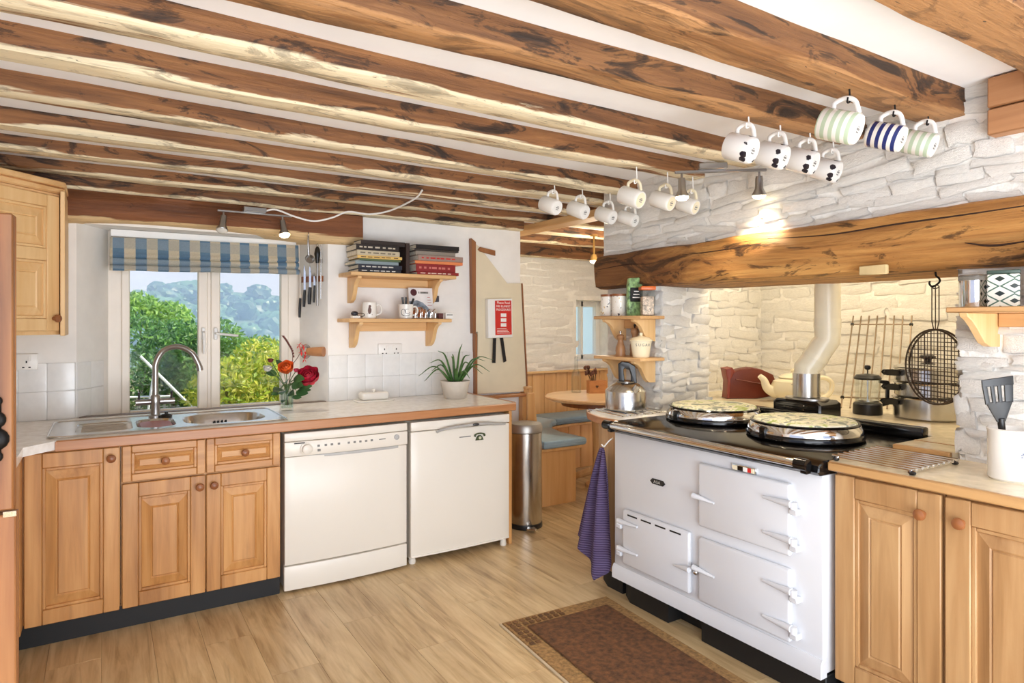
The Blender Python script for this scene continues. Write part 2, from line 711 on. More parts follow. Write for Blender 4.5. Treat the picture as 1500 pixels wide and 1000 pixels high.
b = B()
fx = 2.46
b.box(fx + .0, 2.9, -1.2, 2.87, 1.6, 2.2)
wall_right = single('wall_right', 'whitewashed rubble chimney breast above the mantel beam', 'wall', b.jitter(.004, 9), STONEW, (fx, 1.8, 1.7), kind='structure')
lay_stones(wall_right, (fx - .001, 2.87, 1.66), (0, -1, 0), (0, 0, 1), 2.6, .44, (.03, .075), (.09, .32), .017, seed=3)

pier_l = single('wall_left_pier', 'whitewashed stone pier left of the hearth opening', 'wall',
                B().poly([(2.49, 2.87), (2.49, 2.46), (2.96, 2.53), (2.96, 2.87)], 'z', -.1, 1.75), STONEW, (2.49, 2.7, 0), kind='structure')
lay_stones(pier_l, (2.492, 2.87, .84), (0, -1, 0), (0, 0, 1), .43, .72, (.035, .07), (.1, .2), .014, seed=5)
lay_stones(pier_l, (2.47, 2.459, .8), (.989, .147, 0), (0, 0, 1), .50, .8, (.03, .07), (.12, .34), .026, seed=6)
pier_r = single('wall_right_pier', 'whitewashed stone pier right of the hearth behind the utensil jar', 'wall',
                B().box(2.465, 3.0, -1.2, 1.03, -.1, 1.9), STONEW, (2.46, .6, 0), kind='structure')
lay_stones(pier_r, (2.467, 1.045, .82), (0, -1, 0), (0, 0, 1), .75, .78, (.028, .06), (.08, .28), .022, seed=8)
lay_stones(pier_r, (2.98, 1.028, .82), (-1, 0, 0), (0, 0, 1), .52, .75, (.03, .06), (.1, .25), .016, seed=9)
hearth = single('wall_hearth', 'whitewashed stone back of the hearth recess behind the flue', 'wall',
                B().box(3.86, 4.0, .5, 3.1, -.1, 2.3).box(2.95, 3.9, 2.84, 2.95, -.1, 2.3).box(2.9, 3.9, .7, 1.0, -.1, 2.3).box(2.9, 3.9, 1.0, 2.9, 2.2, 2.3), STONEW, (3.86, 1.9, 0), kind='structure')
lay_stones(hearth, (3.862, 2.86, .8), (0, -1, 0), (0, 0, 1), 1.9, 1.0, (.045, .085), (.14, .4), .016, seed=12)
lay_stones(hearth, (2.97, 2.838, .8), (1, 0, 0), (0, 0, 1), .88, 1.0, (.045, .085), (.14, .3), .014, limit=120, seed=13)

wf = B()
wx0, wx1, wz0, wz1 = 3.90, 4.40, .92, 1.52
wf.box(2.4, wx0, 4.96, 5.3, -.1, 2.3).box(wx1, 4.9, 4.96, 5.3, -.1, 2.3).box(wx0, wx1, 4.96, 5.3, -.1, wz0).box(wx0, wx1, 4.96, 5.3, wz1, 2.3)
wall_far = single('wall_far', 'whitewashed stone end wall of the dining nook', 'wall', wf, STONEW, (3.5, 4.96, 0), kind='structure')
lay_stones(wall_far, (2.53, 4.963, .86), (1, 0, 0), (0, 0, 1), 2.1, 1.1, (.04, .08), (.13, .4), .018,
           skip=lambda a, c: wx0 - .05 < a + 2.53 < wx1 + .05 and wz0 - .03 < c + .86 < wz1 + .03, seed=14)
wall_nook = single('wall_nook', 'white side wall of the dining nook', 'wall', B().box(4.75, 4.9, 2.8, 5.2, -.1, 2.2), PLASTER, (4.75, 4, 0), kind='structure')


# ceiling
def cz(y):
    return 2.092 - .013 * (y - .5)


b = B()
b.grid(lambda u, v: (-1.3 + 6.2 * u, -1.3 + 6.6 * v, cz(-1.3 + 6.6 * v) + .006 * noise.noise(Vector((u * 14, v * 14, 2)))), 50, 60)
b.box(-1.3, 4.9, -1.3, 5.3, 2.13, 2.3)
ceiling = single('ceiling', 'white plaster ceiling between the old beams', 'ceiling', b, CEILP, (1, 2, 2.07), kind='structure')


# beams
def beam(label, x0, x1, yb, yb1, wd, zb, mat, seed, n=30, amp=.008):
    """yb/yb1: rear lower edge at the left and right end"""
    b = B()
    bm = b.bm
    rings = []
    top = 2.12
    for i in range(n + 1):
        u = i / n
        x = x0 + (x1 - x0) * u
        y = yb + (yb1 - yb) * u
        q = lambda k: noise.noise(Vector((x * 1.7 + seed * 11, k * 5.3, seed))) * amp + noise.noise(Vector((x * 6 + seed, k * 3.1, 4))) * amp * .35
        c = .006
        zz = zb + q(9) * .8
        prof = [(y + q(1) * .6, top), (y + q(1), zz + c), (y - c + q(2), zz + q(3) * .4), (y - wd * .5, zz - .002 + q(4) * .4), (y - wd + c + q(5), zz + q(6) * .4),
                (y - wd + q(7), zz + c + .004), (y - wd + q(8), zz + .05), (y - wd + q(10) * .6 - .002, top)]
        rings.append([bm.verts.new((x, p[0], p[1])) for p in prof])
    for a, c in zip(rings, rings[1:]):
        for k in range(8):
            bm.faces.new((a[k], a[(k + 1) % 8], c[(k + 1) % 8], c[k]))
    bm.faces.new(rings[0])
    bm.faces.new(rings[-1][::-1])
    bmesh.ops.recalc_face_normals(bm, faces=bm.faces[:])
    return single('ceiling_beam', label, 'beam', b, mat, (x0, yb, zb), 'old ceiling beams', sharp=55)


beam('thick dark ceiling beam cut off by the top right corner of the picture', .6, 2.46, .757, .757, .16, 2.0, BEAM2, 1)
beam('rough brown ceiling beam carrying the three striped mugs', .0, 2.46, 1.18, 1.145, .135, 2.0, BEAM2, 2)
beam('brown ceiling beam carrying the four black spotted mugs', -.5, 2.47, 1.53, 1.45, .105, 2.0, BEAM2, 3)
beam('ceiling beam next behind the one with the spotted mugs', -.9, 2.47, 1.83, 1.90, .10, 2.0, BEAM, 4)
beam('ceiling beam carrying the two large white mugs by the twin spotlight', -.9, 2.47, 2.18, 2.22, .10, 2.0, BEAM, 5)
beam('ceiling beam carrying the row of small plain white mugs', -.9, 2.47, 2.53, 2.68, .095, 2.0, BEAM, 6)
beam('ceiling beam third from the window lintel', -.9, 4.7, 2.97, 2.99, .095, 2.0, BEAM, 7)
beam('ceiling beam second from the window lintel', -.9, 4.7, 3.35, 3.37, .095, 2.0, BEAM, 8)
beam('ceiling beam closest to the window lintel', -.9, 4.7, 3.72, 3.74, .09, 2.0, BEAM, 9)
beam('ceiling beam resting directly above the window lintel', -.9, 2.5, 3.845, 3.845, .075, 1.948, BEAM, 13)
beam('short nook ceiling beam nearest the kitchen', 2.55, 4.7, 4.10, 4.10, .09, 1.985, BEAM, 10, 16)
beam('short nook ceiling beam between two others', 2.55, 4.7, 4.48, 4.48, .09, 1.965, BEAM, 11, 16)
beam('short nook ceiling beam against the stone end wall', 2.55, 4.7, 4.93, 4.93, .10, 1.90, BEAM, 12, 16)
b = B().box(2.56, 2.70, 2.95, 4.35, 1.955, 2.0, .006)
single('trimmer_timber', 'pale sawn timber running under the beams at the nook entrance', 'timber', b.jitter(.004, 3), BRACEW, (2.63, 3.6, 1.96))
b = B()
bm = b.bm
n = 28
rings = []
for i in range(n + 1):
    x = -.16 + 1.49 * i / n
    q = lambda k: noise.noise(Vector((x * 2.2, k * 4.1, 33))) * .012
    zb = 1.79 + .018 * math.sin(i / n * 5) + q(1) * .7
    rings.append([bm.verts.new(p) for p in ((x, 4.09, 1.945), (x, 4.09, zb + .01), (x, 3.80 + q(2), zb), (x, 3.772 + q(3), zb + .018), (x, 3.765 + q(4), 1.86), (x, 3.772 + q(5), 1.94), (x, 3.80, 1.955))])
for a, c in zip(rings, rings[1:]):
    for k in range(7):
        bm.faces.new((a[k], a[(k + 1) % 7], c[(k + 1) % 7], c[k]))
bm.faces.new(rings[0])
bm.faces.new(rings[-1][::-1])
bmesh.ops.recalc_face_normals(bm, faces=bm.faces[:])
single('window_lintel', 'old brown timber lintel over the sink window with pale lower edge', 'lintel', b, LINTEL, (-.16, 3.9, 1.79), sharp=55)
# mantel
b = B()
bm = b.bm
n = 46
rings = []
for i in range(n + 1):
    y = 2.872 - 3.2 * i / n
    q = lambda k: noise.noise(Vector((y * 2.1, k * 4.1, 51))) * .014 + noise.noise(Vector((y * 8, k * 2.1, 5))) * .005
    zt = 1.685 + .012 * i / n * 2.2 + q(1) * 1.5
    zb = 1.492 - .022 * i / n + q(2) * .4
    rings.append([bm.verts.new(p) for p in ((2.9, y, zb), (2.44, y, zb), (2.405 + q(3), y, zb + .012), (2.392 + q(4), y, zb + .06), (2.386 + q(5), y, zb + .10), (2.392 + q(6), y, zb + .15), (2.412 + q(7), y, zt - .012), (2.45, y, zt), (2.9, y, zt))])
for a, c in zip(rings, rings[1:]):
    for k in range(9):
        bm.faces.new((a[k], a[(k + 1) % 9], c[(k + 1) % 9], c[k]))
bm.faces.new(rings[0])
bm.faces.new(rings[-1][::-1])
bmesh.ops.recalc_face_normals(bm, faces=bm.faces[:])
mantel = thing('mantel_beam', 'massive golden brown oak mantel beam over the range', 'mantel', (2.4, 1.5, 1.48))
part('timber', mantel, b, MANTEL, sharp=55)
# long drying cracks are grooves set with dark slivers
b = B()
for pts, r in (([(2.381, 1.72, 1.655), (2.379, 1.45, 1.640), (2.377, 1.2, 1.648), (2.375, .95, 1.652), (2.372, .6, 1.662)], .0035),
               ([(2.384, 2.2, 1.630), (2.38, 2.0, 1.628), (2.378, 1.75, 1.637)], .0025), ([(2.381, .98, 1.56), (2.379, .9, 1.543), (2.377, .8, 1.548)], .004),
               ([(2.39, 2.85, 1.60), (2.39, 2.6, 1.612), (2.386, 2.42, 1.60)], .0025)):
    sp = spline(pts, 8)
    b.tube(sp, [r * (.25 + .75 * math.sin(PI * (i + .5) / len(sp))) for i in range(len(sp))], 5)
part('crack', mantel, b, plain('dark_crack', (52, 30, 16), .9), 'dark drying crack')
b = B().box(2.366, 2.384, 1.222, 1.322, 1.474, 1.508, .003)
lab = part('plaque', mantel, b, plain('pale_plaque', (214, 190, 140), .6), 'small pale rectangular plaque')
for yy in (1.0, 1.19, 2.2):
    pass
# boarded box at the far right under the ceiling
wb = thing('boxing', 'brown boarded boxing high in the right hand corner', 'boxing', (2.44, .6, 1.92))
part('board', wb, B().box(2.40, 2.47, .2, .925, 1.988, 2.085, .004), wood('boxing_board', (140, 90, 54), (176, 124, 82), (196, 146, 102), 'y', .55))
part('board', wb, B().box(2.40, 2.47, .2, .925, 1.90, 1.984, .004), wood('boxing_board_b', (146, 96, 60), (182, 130, 88), (200, 150, 106), 'y', .55))

# ------------------------------------------------------------------ window
win = thing('window_1', 'cream two-light casement window over the sink', 'window', (.53, 4.12, .8), kind='structure')
wz0_, wz1_ = .76, 1.80
fr = B()
fr.box(.02, .10, 4.09, 4.16, wz0_, wz1_, .004).box(.95, 1.04, 4.09, 4.16, wz0_, wz1_, .004).box(.1005, .9495, 4.091, 4.159, wz1_ - .06, wz1_, .004).box(.1005, .9495, 4.091, 4.159, wz0_, wz0_ + .03, .004)
fr.box(.495, .545, 4.085, 4.16, wz0_, wz1_, .004)
part('frame', win, fr, UPVC)


def casement(x0, x1, sl, sr):
    b = B()
    y0, y1 = 4.075, 4.125
    b.box(x0, x0 + sl, y0, y1, wz0_ + .02, wz1_ - .05, .005).box(x1 - sr, x1, y0, y1, wz0_ + .02, wz1_ - .05, .005)
    b.box(x0 + sl + .0005, x1 - sr - .0005, y0, y1, wz1_ - .13, wz1_ - .05, .005).box(x0 + sl + .0005, x1 - sr - .0005, y0, y1, wz0_ + .02, wz0_ + .055, .005)
    o = part('casement', win, b, UPVC)
    part('pane', o, B().box(x0 + sl - .006, x1 - sr + .006, 4.097, 4.103, wz0_ + .05, wz1_ - .12), PANEG)
    return o


ca = casement(.085, .512, .04, .05)
cb = casement(.528, .965, .05, .045)
WH = plain('white_window_handle', (235, 235, 233), .3)
h1 = part('handle', ca, B().box(.478, .498, 4.058, 4.075, 1.20, 1.27, .004).tube([(.488, 4.056, 1.245), (.488, 4.04, 1.24), (.489, 4.038, 1.12)], .007, 8), WH)
h2 = part('handle', cb, B().box(.542, .562, 4.058, 4.075, 1.20, 1.27, .004).tube([(.552, 4.056, 1.235), (.552, 4.04, 1.235), (.67, 4.038, 1.222)], .007, 8), WH)
sill = single('window_sill', 'white tiled sill behind the sink below the casement window', 'sill', B().box(-.10, 1.13, 3.9, 4.09, .79, .802, .002), TILE, (.5, 4.0, .79), kind='structure')

# small deep window in the nook
w2 = thing('window_2', 'small white window deep in the nook stone wall', 'window', (4.15, 5.22, .92), kind='structure')
part('frame', w2, B().box(wx0 + .1005, wx1 - .0505, 5.2, 5.26, wz0, wz0 + .05, .004).box(wx0 + .1005, wx1 - .0505, 5.2, 5.26, wz1 - .06, wz1, .004).box(wx0, wx0 + .10, 5.2, 5.26, wz0, wz1, .004).box(wx1 - .05, wx1, 5.2, 5.26, wz0, wz1, .004).box(wx0 + .25, wx0 + .28, 5.2, 5.26, wz0, wz1, .004), WHITEPL)
part('pane', w2, B().box(wx0 + .09, wx1 - .04, 5.226, 5.23, wz0 + .04, wz1 - .05), PANEG)

# ------------------------------------------------------------------ outside
gr_t = NT('garden_ground')
gr_t.base(gr_t.ramp(gr_t.noise(gr_t.coords((1, 1, 1)), 3, 6), [(.3, (96, 84, 54)), (.5, (122, 120, 66)), (.7, (150, 140, 92))]))
single('garden', 'rough garden ground outside the sink window', 'ground', B().box(-14, 22, 5.45, 16, .1, .3), gr_t.m, (4, 10, .2), kind='structure')


def leaf_mat(name, cols, trans=.5):
    t = NT(name)
    ge = t.new('ShaderNodeNewGeometry')
    c = t.ramp(ge.outputs['Random Per Island'], [(i / (len(cols) - 1), x) for i, x in enumerate(cols)])
    t.base(c)
    t.set(Roughness=.5)
    tl = t.new('ShaderNodeBsdfTranslucent')
    t.link(c, tl.inputs[0])
    mx = t.new('ShaderNodeMixShader')
    mx.inputs[0].default_value = trans
    t.link(t.b.outputs[0], mx.inputs[1])
    t.link(tl.outputs[0], mx.inputs[2])
    t.link(mx.outputs[0], t.out.inputs[0])
    return t.m


def leaf_mesh(name, pts, size, mat, seed=1, up=.3):
    r = random.Random(seed)
    vs, fs = [], []
    for p in pts:
        n = Vector((r.gauss(0, 1), r.gauss(0, 1), r.gauss(0, 1) + up)).normalized()
        a = n.orthogonal().normalized()
        a.rotate(Matrix.Rotation(r.uniform(0, 6.28), 3, n))
        c = n.cross(a)
        s = size * r.uniform(.6, 1.3)
        k = len(vs)
        p = Vector(p)
        vs += [p - a * s, p + c * s * .38 + n * s * .1, p + a * s, p - c * s * .38 + n * s * .1]
        fs.append((k, k + 1, k + 2, k + 3))
    me = bpy.data.meshes.new(name)
    me.from_pydata(vs, [], fs)
    me.materials.append(mat)
    o = bpy.data.objects.new(name, me)
    C.objects.link(o)
    return o


def bush(name, label, cat, blobs, count, size, cols, loc, stems, seed):
    r = random.Random(seed)
    t = thing(name, label, cat, loc)
    tot = sum(a[3] * a[4] * a[5] for a in blobs)
    pts = []
    for (x, y, z, rx, ry, rz) in blobs:
        k = int(count * rx * ry * rz / tot)
        for _ in range(k):
            d = Vector((r.gauss(0, 1), r.gauss(0, 1), r.gauss(0, 1))).normalized() * (r.random() ** .25)
            pts.append((x + d.x * rx, y + d.y * ry, z + d.z * rz))
    o = leaf_mesh('foliage', [Vector(p) - Vector(loc) for p in pts], size, leaf_mat(name + '_leaf', cols), seed)
    o.parent = t
    o['kind'] = 'stuff'
    bark = plain(name + '_bark', (92, 74, 50), .9)
    for (x, y, z, h) in stems:
        part('stem', t, B().tube([(x, y, z), (x + .05, y, z + h * .5), (x - .02, y + .03, z + h)], [.03, .022, .01], 6), bark)
    return t


bush('garden_hedge', 'tall dark green hedge left of the window mullion outside', 'hedge',
     [(.2, 8.3, .85, .55, .5, .62), (.75, 8.4, .8, .5, .5, .55), (-.5, 8.5, .95, .7, .5, .75), (-1.6, 8.8, .9, .9, .6, .8), (1.25, 8.7, .62, .45, .4, .4)], 20000, .036,
     [(44, 84, 50), (78, 124, 66), (108, 156, 80), (150, 190, 100)], (.2, 8.4, .3), [(.1, 8.4, .3, .6), (.7, 8.5, .3, .5), (-.6, 8.5, .3, .6)], 3)
bush('light_shrub', 'feathery lime green shrub above the dark hedge outside', 'shrub',
     [(.36, 9.5, 1.45, .32, .3, .24), (.75, 9.6, 1.28, .3, .3, .3), (-.2, 9.7, 1.65, .4, .35, .3)], 3600, .05,
     [(96, 140, 60), (150, 190, 84), (188, 214, 116)], (.4, 9.0, .3), [(.4, 9.5, .3, 1.1), (.7, 9.6, .3, .9)], 4)
bush('golden_shrub', 'yellow green shrub seen through the right hand window pane', 'shrub',
     [(1.05, 6.7, .55, .42, .4, .42), (1.35, 6.8, .75, .34, .35, .4), (1.8, 7.0, .65, .5, .4, .45), (2.5, 7.2, .6, .6, .4, .45)], 12000, .034,
     [(120, 150, 50), (168, 186, 60), (206, 206, 82), (226, 214, 110)], (1.2, 6.8, .3), [(1.0, 6.7, .3, .4), (1.4, 6.8, .3, .5), (1.9, 7.0, .3, .5)], 5)
bush('green_shrub', 'mid green shrub just right of the window mullion outside', 'shrub',
     [(1.1, 8.2, .95, .4, .35, .4), (1.6, 8.3, .8, .4, .35, .35), (.85, 8.1, .7, .25, .3, .4)], 4500, .045,
     [(84, 130, 66), (124, 166, 86), (160, 190, 108)], (1.2, 8.2, .3), [(1.1, 8.2, .3, .5), (1.6, 8.3, .3, .4)], 6)
# creeper hanging across the top of the window
cr = thing('creeper', 'thin creeper stems with sparse leaves across the top of the window', 'creeper', (.6, 4.9, 1.8))
r9 = random.Random(9)
b = B()
lp = []
for k in range(15):
    x = -.1 + k * .1 + r9.uniform(-.05, .05)
    yy = 4.85 + r9.uniform(0, .35)
    p = [(x, yy, 1.98)]
    for j in range(4):
        q = p[-1]
        p.append((q[0] + r9.uniform(-.12, .12), q[1] + r9.uniform(-.03, .05), q[2] - r9.uniform(.045, .09)))
    sp = spline(p, 4)
    b.tube(sp, .0022, 4)
    for q in sp:
        for _ in range(2):
            if r9.random() < .6:
                lp.append(q + Vector((r9.uniform(-.04, .04), r9.uniform(-.03, .03), r9.uniform(-.03, .03))))
b.tube(spline([(-.2, 5.0, 1.72), (.3, 5.0, 1.70), (.6, 5.05, 1.715), (1.4, 5.1, 1.72)], 6), .003, 5)
part('stems', cr, b, plain('creeper_stem', (110, 92, 60), .9))
o = leaf_mesh('leaves', [p - Vector((.6, 4.9, 1.8)) for p in lp], .017, leaf_mat('creeper_leaf', [(110, 112, 60), (146, 140, 78), (176, 160, 92)], .5), 4)
o.parent = cr
o['kind'] = 'stuff'
# clothes prop
cp = thing('clothes_prop', 'thin white crossed poles standing on the lawn outside', 'pole', (.7, 7.0, .3))
part('pole', cp, B().tube([(.30, 7.0, .98), (.88, 7.0, .3)], .012, 8), WHITEPL)
part('pole', cp, B().tube([(.42, 6.98, .9), (.34, 6.98, .3)], .010, 8), WHITEPL)
part('crossbar', cp, B().tube([(.2, 6.99, .60), (.55, 6.99, .59)], .010, 8), WHITEPL)
# wooded hillside far away
r7 = random.Random(21)
hb = B()
hb.grid(lambda u, v: (-60 + 190 * u, 88 + 60 * v, -9 + 17 * v + 2.5 * noise.noise(Vector((u * 6, v * 3, 1))) - 2 * u), 30, 10)
hill = thing('wooded_hill', 'distant hillside covered with blue green woodland', 'hill', (20, 100, -9), kind='structure')
part('hillside', hill, hb, plain('hillside_grass', (70, 96, 78), .9))
cb_ = B()
bm = cb_.bm
for k in range(250):
    v = r7.random()
    u = r7.uniform(.24, .62)
    rad = r7.uniform(1.3, 2.6)
    c = Vector((-60 + 190 * u, 88 + 60 * v, -9 + 17 * v - 2 * u + rad * .5))
    ret = bmesh.ops.create_icosphere(bm, subdivisions=3, radius=1, matrix=Matrix.Translation(c) @ Matrix.Diagonal((rad, rad, rad * .8, 1)))
    for q in ret['verts']:
        d = (q.co - c)
        q.co = c + d * (1 + .26 * noise.noise(q.co * .9) + .22 * noise.noise(q.co * 2.3) + .2 * noise.noise(q.co * 4.6))
    
wo = part('woodland', hill, cb_, leaf_mat('woodland_leaf', [(34, 76, 56), (54, 100, 70), (80, 124, 84)], .15))
wo['kind'] = 'stuff'
# morning haze in the valley
hz = NT('valley_haze')
hz.n.remove(hz.b)
vs_ = hz.new('ShaderNodeVolumeScatter')
vs_.inputs['Color'].default_value = (.36, .60, 1, 1)
vs_.inputs['Density'].default_value = .015
hz.link(vs_.outputs[0], hz.out.inputs['Volume'])
single('haze', 'pale blue haze filling the valley before the hill', 'haze', B().box(-60, 130, 24, 82, -12, 40), hz.m, (20, 50, 0), kind='stuff')

# ------------------------------------------------------------------ fitted kitchen, window side
WT = .825


def panel_door(parent, name, M, wd, h, mat, st=.058, rl=.06, t=.02, knob=None, mid=None, raised=True, label=None):
    """frame and raised panel door; local x along the width, -y outward, z up"""
    b = B()
    b.box(0, st, -t, 0, 0, h, .003).box(wd - st, wd, -t, 0, 0, h, .003)
    b.box(st + .0004, wd - st - .0004, -t + .0004, 0, 0, rl, .003).box(st + .0004, wd - st - .0004, -t + .0004, 0, h - rl, h, .003)
    cells = [(rl, h - rl)]
    if mid:
        b.box(st + .0004, wd - st - .0004, -t + .0004, 0, mid - rl / 2, mid + rl / 2, .003)
        cells = [(rl, mid - rl / 2), (mid + rl / 2, h - rl)]
    for z0, z1 in cells:   # moulded lip round each panel
        m = .012
        for (a, c, e, f) in ((st, st + m, z0, z1), (wd - st - m, wd - st, z0, z1), (st + m, wd - st - m, z0, z0 + m), (st + m, wd - st - m, z1 - m, z1)):
            b.box(a, c, -t * .72, -.002, e, f, .002)
    d = part(name, parent, b.xf(M), mat, label)
    for z0, z1 in cells:
        p = B()
        x0, x1 = st - .002, wd - st + .002
        g = .052 if raised and wd > .2 else .03
        g = min(g, (z1 - z0) * .32)
        v = []
        prof = ((.010, -.004), (g * .9, -t * .80), (g, -t * .62), (g + .004, -t * .84))
        q = [[p.bm.verts.new(c) for c in ((x0 + a, y, z0 + a), (x1 - a, y, z0 + a), (x1 - a, y, z1 - a), (x0 + a, y, z1 - a))] for a, y in prof]
        for A, Bq in zip(q, q[1:]):
            for k in range(4):
                p.bm.faces.new((A[k], A[(k + 1) % 4], Bq[(k + 1) % 4], Bq[k]))
        p.bm.faces.new(q[-1])
        p.bm.faces.new(q[0][::-1])
        bmesh.ops.recalc_face_normals(p.bm, faces=p.bm.faces[:])
        part('panel', d, p.xf(M), mat, sharp=12)
    if knob:
        kb = B().lathe([(0, .0), (.009, 0), (.007, .012), (.014, .016), (.0175, .022), (.016, .029), (.008, .033), (0, .034)], (0, 0, 0), 16,
                       M @ Matrix.Translation((knob[0], -t, knob[1])) @ Matrix.Rotation(PI / 2, 4, 'X'))
        part('knob', d, kb, KNOB)
    return d


FY = 3.185
MY = lambda x, z: Matrix.Translation((x, FY, z))
cab1 = thing('base_cabinet', 'honey oak base cabinet with one tall door at the left end under the drainer', 'cabinet', (-.1, 3.4, .1), 'honey oak base cabinets')
part('carcass', cab1, B().box(-.268, .063, FY + .001, 3.80, .10, .785), OAK)
panel_door(cab1, 'door', MY(-.262, .092), .322, .685, OAK, knob=(.292, .642))
cab2 = thing('base_cabinet', 'honey oak base cabinet with two drawers over two doors below the sink', 'cabinet', (.39, 3.4, .1), 'honey oak base cabinets')
part('carcass', cab2, B().box(.066, .714, FY + .001, 3.80, .10, .60), OAK)
part('rail', cab2, B().box(.066, .714, FY + .001, 3.24, .60, .785), OAK)
for k, kx in ((0, .295), (1, .03)):
    x0 = .069 + .323 * k
    panel_door(cab2, 'door', MY(x0, .092), .319, .525, OAK, st=.06, knob=(kx, .477))
    panel_door(cab2, 'drawer', MY(x0, .624), .319, .153, OAKX, st=.034, rl=.032, knob=(.16, .078))
# left return run, mostly behind the tall old cupboard
cab3 = thing('base_cabinet', 'honey oak return cabinet half hidden behind the old cupboard', 'cabinet', (-.5, 2.8, .1), 'honey oak base cabinets')
part('carcass', cab3, B().box(-.88, -.285, 2.32, 3.80, .10, .785), OAK)
part('end_post', cab3, B().box(-.285, -.267, 3.10, FY + .02, .09, .785, .003), OAK)
plk = single('plinth', 'black plinth board below the honey oak cabinets', 'plinth', B().box(-.30, .716, 3.20, 3.22, 0, .1), BLACK, (.2, 3.21, 0))
b = B().box(-.36, -.34, 2.35, 3.2, 0, .1)
single('plinth', 'black plinth board of the return cabinet beside the old cupboard', 'plinth', b, BLACK, (-.35, 2.7, 0))

# worktop with sink cut-outs
wt = thing('worktop', 'pale laminate worktop with brown lipping carrying the sink', 'worktop', (.9, 3.5, .79))
yf = 3.150
hx0, hx1, hy0, hy1 = -.155, .725, 3.235, 3.66
b = B()
b.poly([(-.88, 2.32), (-.255, 2.32), (-.255, 3.05), (-.16, 3.152), (hx0, 3.152), (hx0, 3.845), (-.88, 3.845)], 'z', .79, WT)
b.box(hx0, hx1, 3.165, hy0, .79, WT).box(hx0, hx1, hy1, 3.845, .79, WT)
b.poly([(hx1, 3.165), (2.04, 3.20), (2.06, 3.25), (2.06, 3.845), (hx1, 3.845)], 'z', .79, WT)
part('surface', wt, b, LAMIN, sharp=20)
b = B().poly([(-.16, 3.143), (hx1, 3.143), (2.05, 3.178), (2.085, 3.23), (2.085, 3.845), (2.0605, 3.845), (2.0605, 3.25), (2.0405, 3.2005), (hx1, 3.1645), (-.155, 3.1645)], 'z', .782, WT + .001, .004)
part('lipping', wt, b, EDGE)
b = B().box(-.10, 1.13, 3.845, 3.90, .80, .8285)
part('rear_strip', wt, b, plain('grey_edge_strip', (120, 106, 98), .5), 'dark grey rear edge strip')

# sink: pressed steel with drainer, half bowl and main bowl
sk = thing('sink', 'stainless steel inset sink with drainer, half bowl and main bowl', 'sink', (.28, 3.45, WT))
sb = B()
bm = sb.bm


def rrect(x0, x1, y0, y1, r, n=6):
    p = []
    for cx, cy, a0 in ((x1 - r, y0 + r, -90), (x1 - r, y1 - r, 0), (x0 + r, y1 - r, 90), (x0 + r, y0 + r, 180)):
        for k in range(n + 1):
            a = math.radians(a0 + 90 * k / n)
            p.append((cx + r * math.cos(a), cy + r * math.sin(a)))
    return p


def ring_faces(a, c):
    n = len(a)
    for k in range(n):
        bm.faces.new((a[k], a[(k + 1) % n], c[(k + 1) % n], c[k]))


def basin(x0, x1, y0, y1, r, depth, zt, cell):
    """flat cell (rect) with a bowl sunk in it"""
    n = 4 * 7
    o = rrect(*cell, .004)
    rings = [[bm.verts.new((p[0], p[1], zt)) for p in o]]
    for ins, z, rr in ((0, zt, r), (.004, zt - .006, r), (.014, zt - depth * .6, r), (.03, zt - depth * .93, r * .8), (.06, zt - depth, r * .6)):
        rings.append([bm.verts.new((p[0], p[1], z)) for p in rrect(x0 + ins, x1 - ins, y0 + ins, y1 - ins, max(rr - ins * .4, .01))])
    for a, c in zip(rings, rings[1:]):
        ring_faces(a, c)
    bm.faces.new(rings[-1])


zs = WT + .004
basin(-.10, .115, 3.29, 3.60, .05, .012, zs, (-.19, .122, 3.22, 3.72))
basin(.130, .290, 3.30, 3.60, .07, .13, zs, (.122, .30, 3.22, 3.72))
basin(.325, .690, 3.285, 3.63, .12, .17, zs, (.30, .76, 3.22, 3.72))
part('basin', sk, sb, STEEL, sharp=50)
rim = B()
pr_ = rrect(-.192, .762, 3.218, 3.722, .05)
rim.tube([(p[0], p[1], zs - .001) for p in pr_], .005, 8, closed=True)
part('rim', sk, rim, STEEL)
for k in range(7):
    part('drainer_rib', sk, B().tube([(-.08, 3.32 + k * .042, zs - .009), (.10, 3.32 + k * .042, zs - .011)], .004, 6), STEEL)
ov = B()
for k in range(4):
    ov.box(.48 + k * .018, .49 + k * .018, 3.607, 3.611, WT - .055, WT - .03, .001)
part('overflow', sk, ov, BLACK)
rb = B().poly([(p[0], p[1]) for p in rrect(.142, .280, 3.315, 3.585, .06)], 'z', WT - .09, WT - .004, .006)
single('washing_up_bowl', 'rust red tray filling the half bowl of the sink', 'tray', rb, plain('rust_red_plastic', (158, 84, 72), .4), (.21, 3.45, WT - .09))
# tap
tap = thing('mixer_tap', 'tall swan neck mixer tap with two lever handles behind the sink', 'tap', (.222, 3.665, WT + .004))
tx, ty = .222, 3.665
part('body', tap, B().lathe([(0, 0), (.03, 0), (.03, .008), (.022, .014), (.02, .06), (.022, .07), (.022, .10), (.016, .112), (0, .112)], (tx, ty, WT + .004), 20), STEELD)
part('spout', tap, B().tube(spline([(tx, ty, .92), (tx, ty, 1.04), (tx + .003, ty - .001, 1.10), (tx + .035, ty - .01, 1.158), (tx + .095, ty - .03, 1.178), (tx + .155, ty - .05, 1.150), (tx + .185, ty - .06, 1.095), (tx + .192, ty - .062, 1.07)], 8), .0135, 12), STEELD)
part('nozzle', tap, B().tube([(tx + .191, ty - .062, 1.078), (tx + .1945, ty - .063, 1.055)], .0155, 14), STEELD)
part('valve', tap, B().tube([(tx - .085, ty, .905), (tx - .02, ty, .905)], .016, 12), STEELD)
part('valve', tap, B().tube([(tx + .02, ty, .905), (tx + .085, ty, .905)], .016, 12), STEELD)
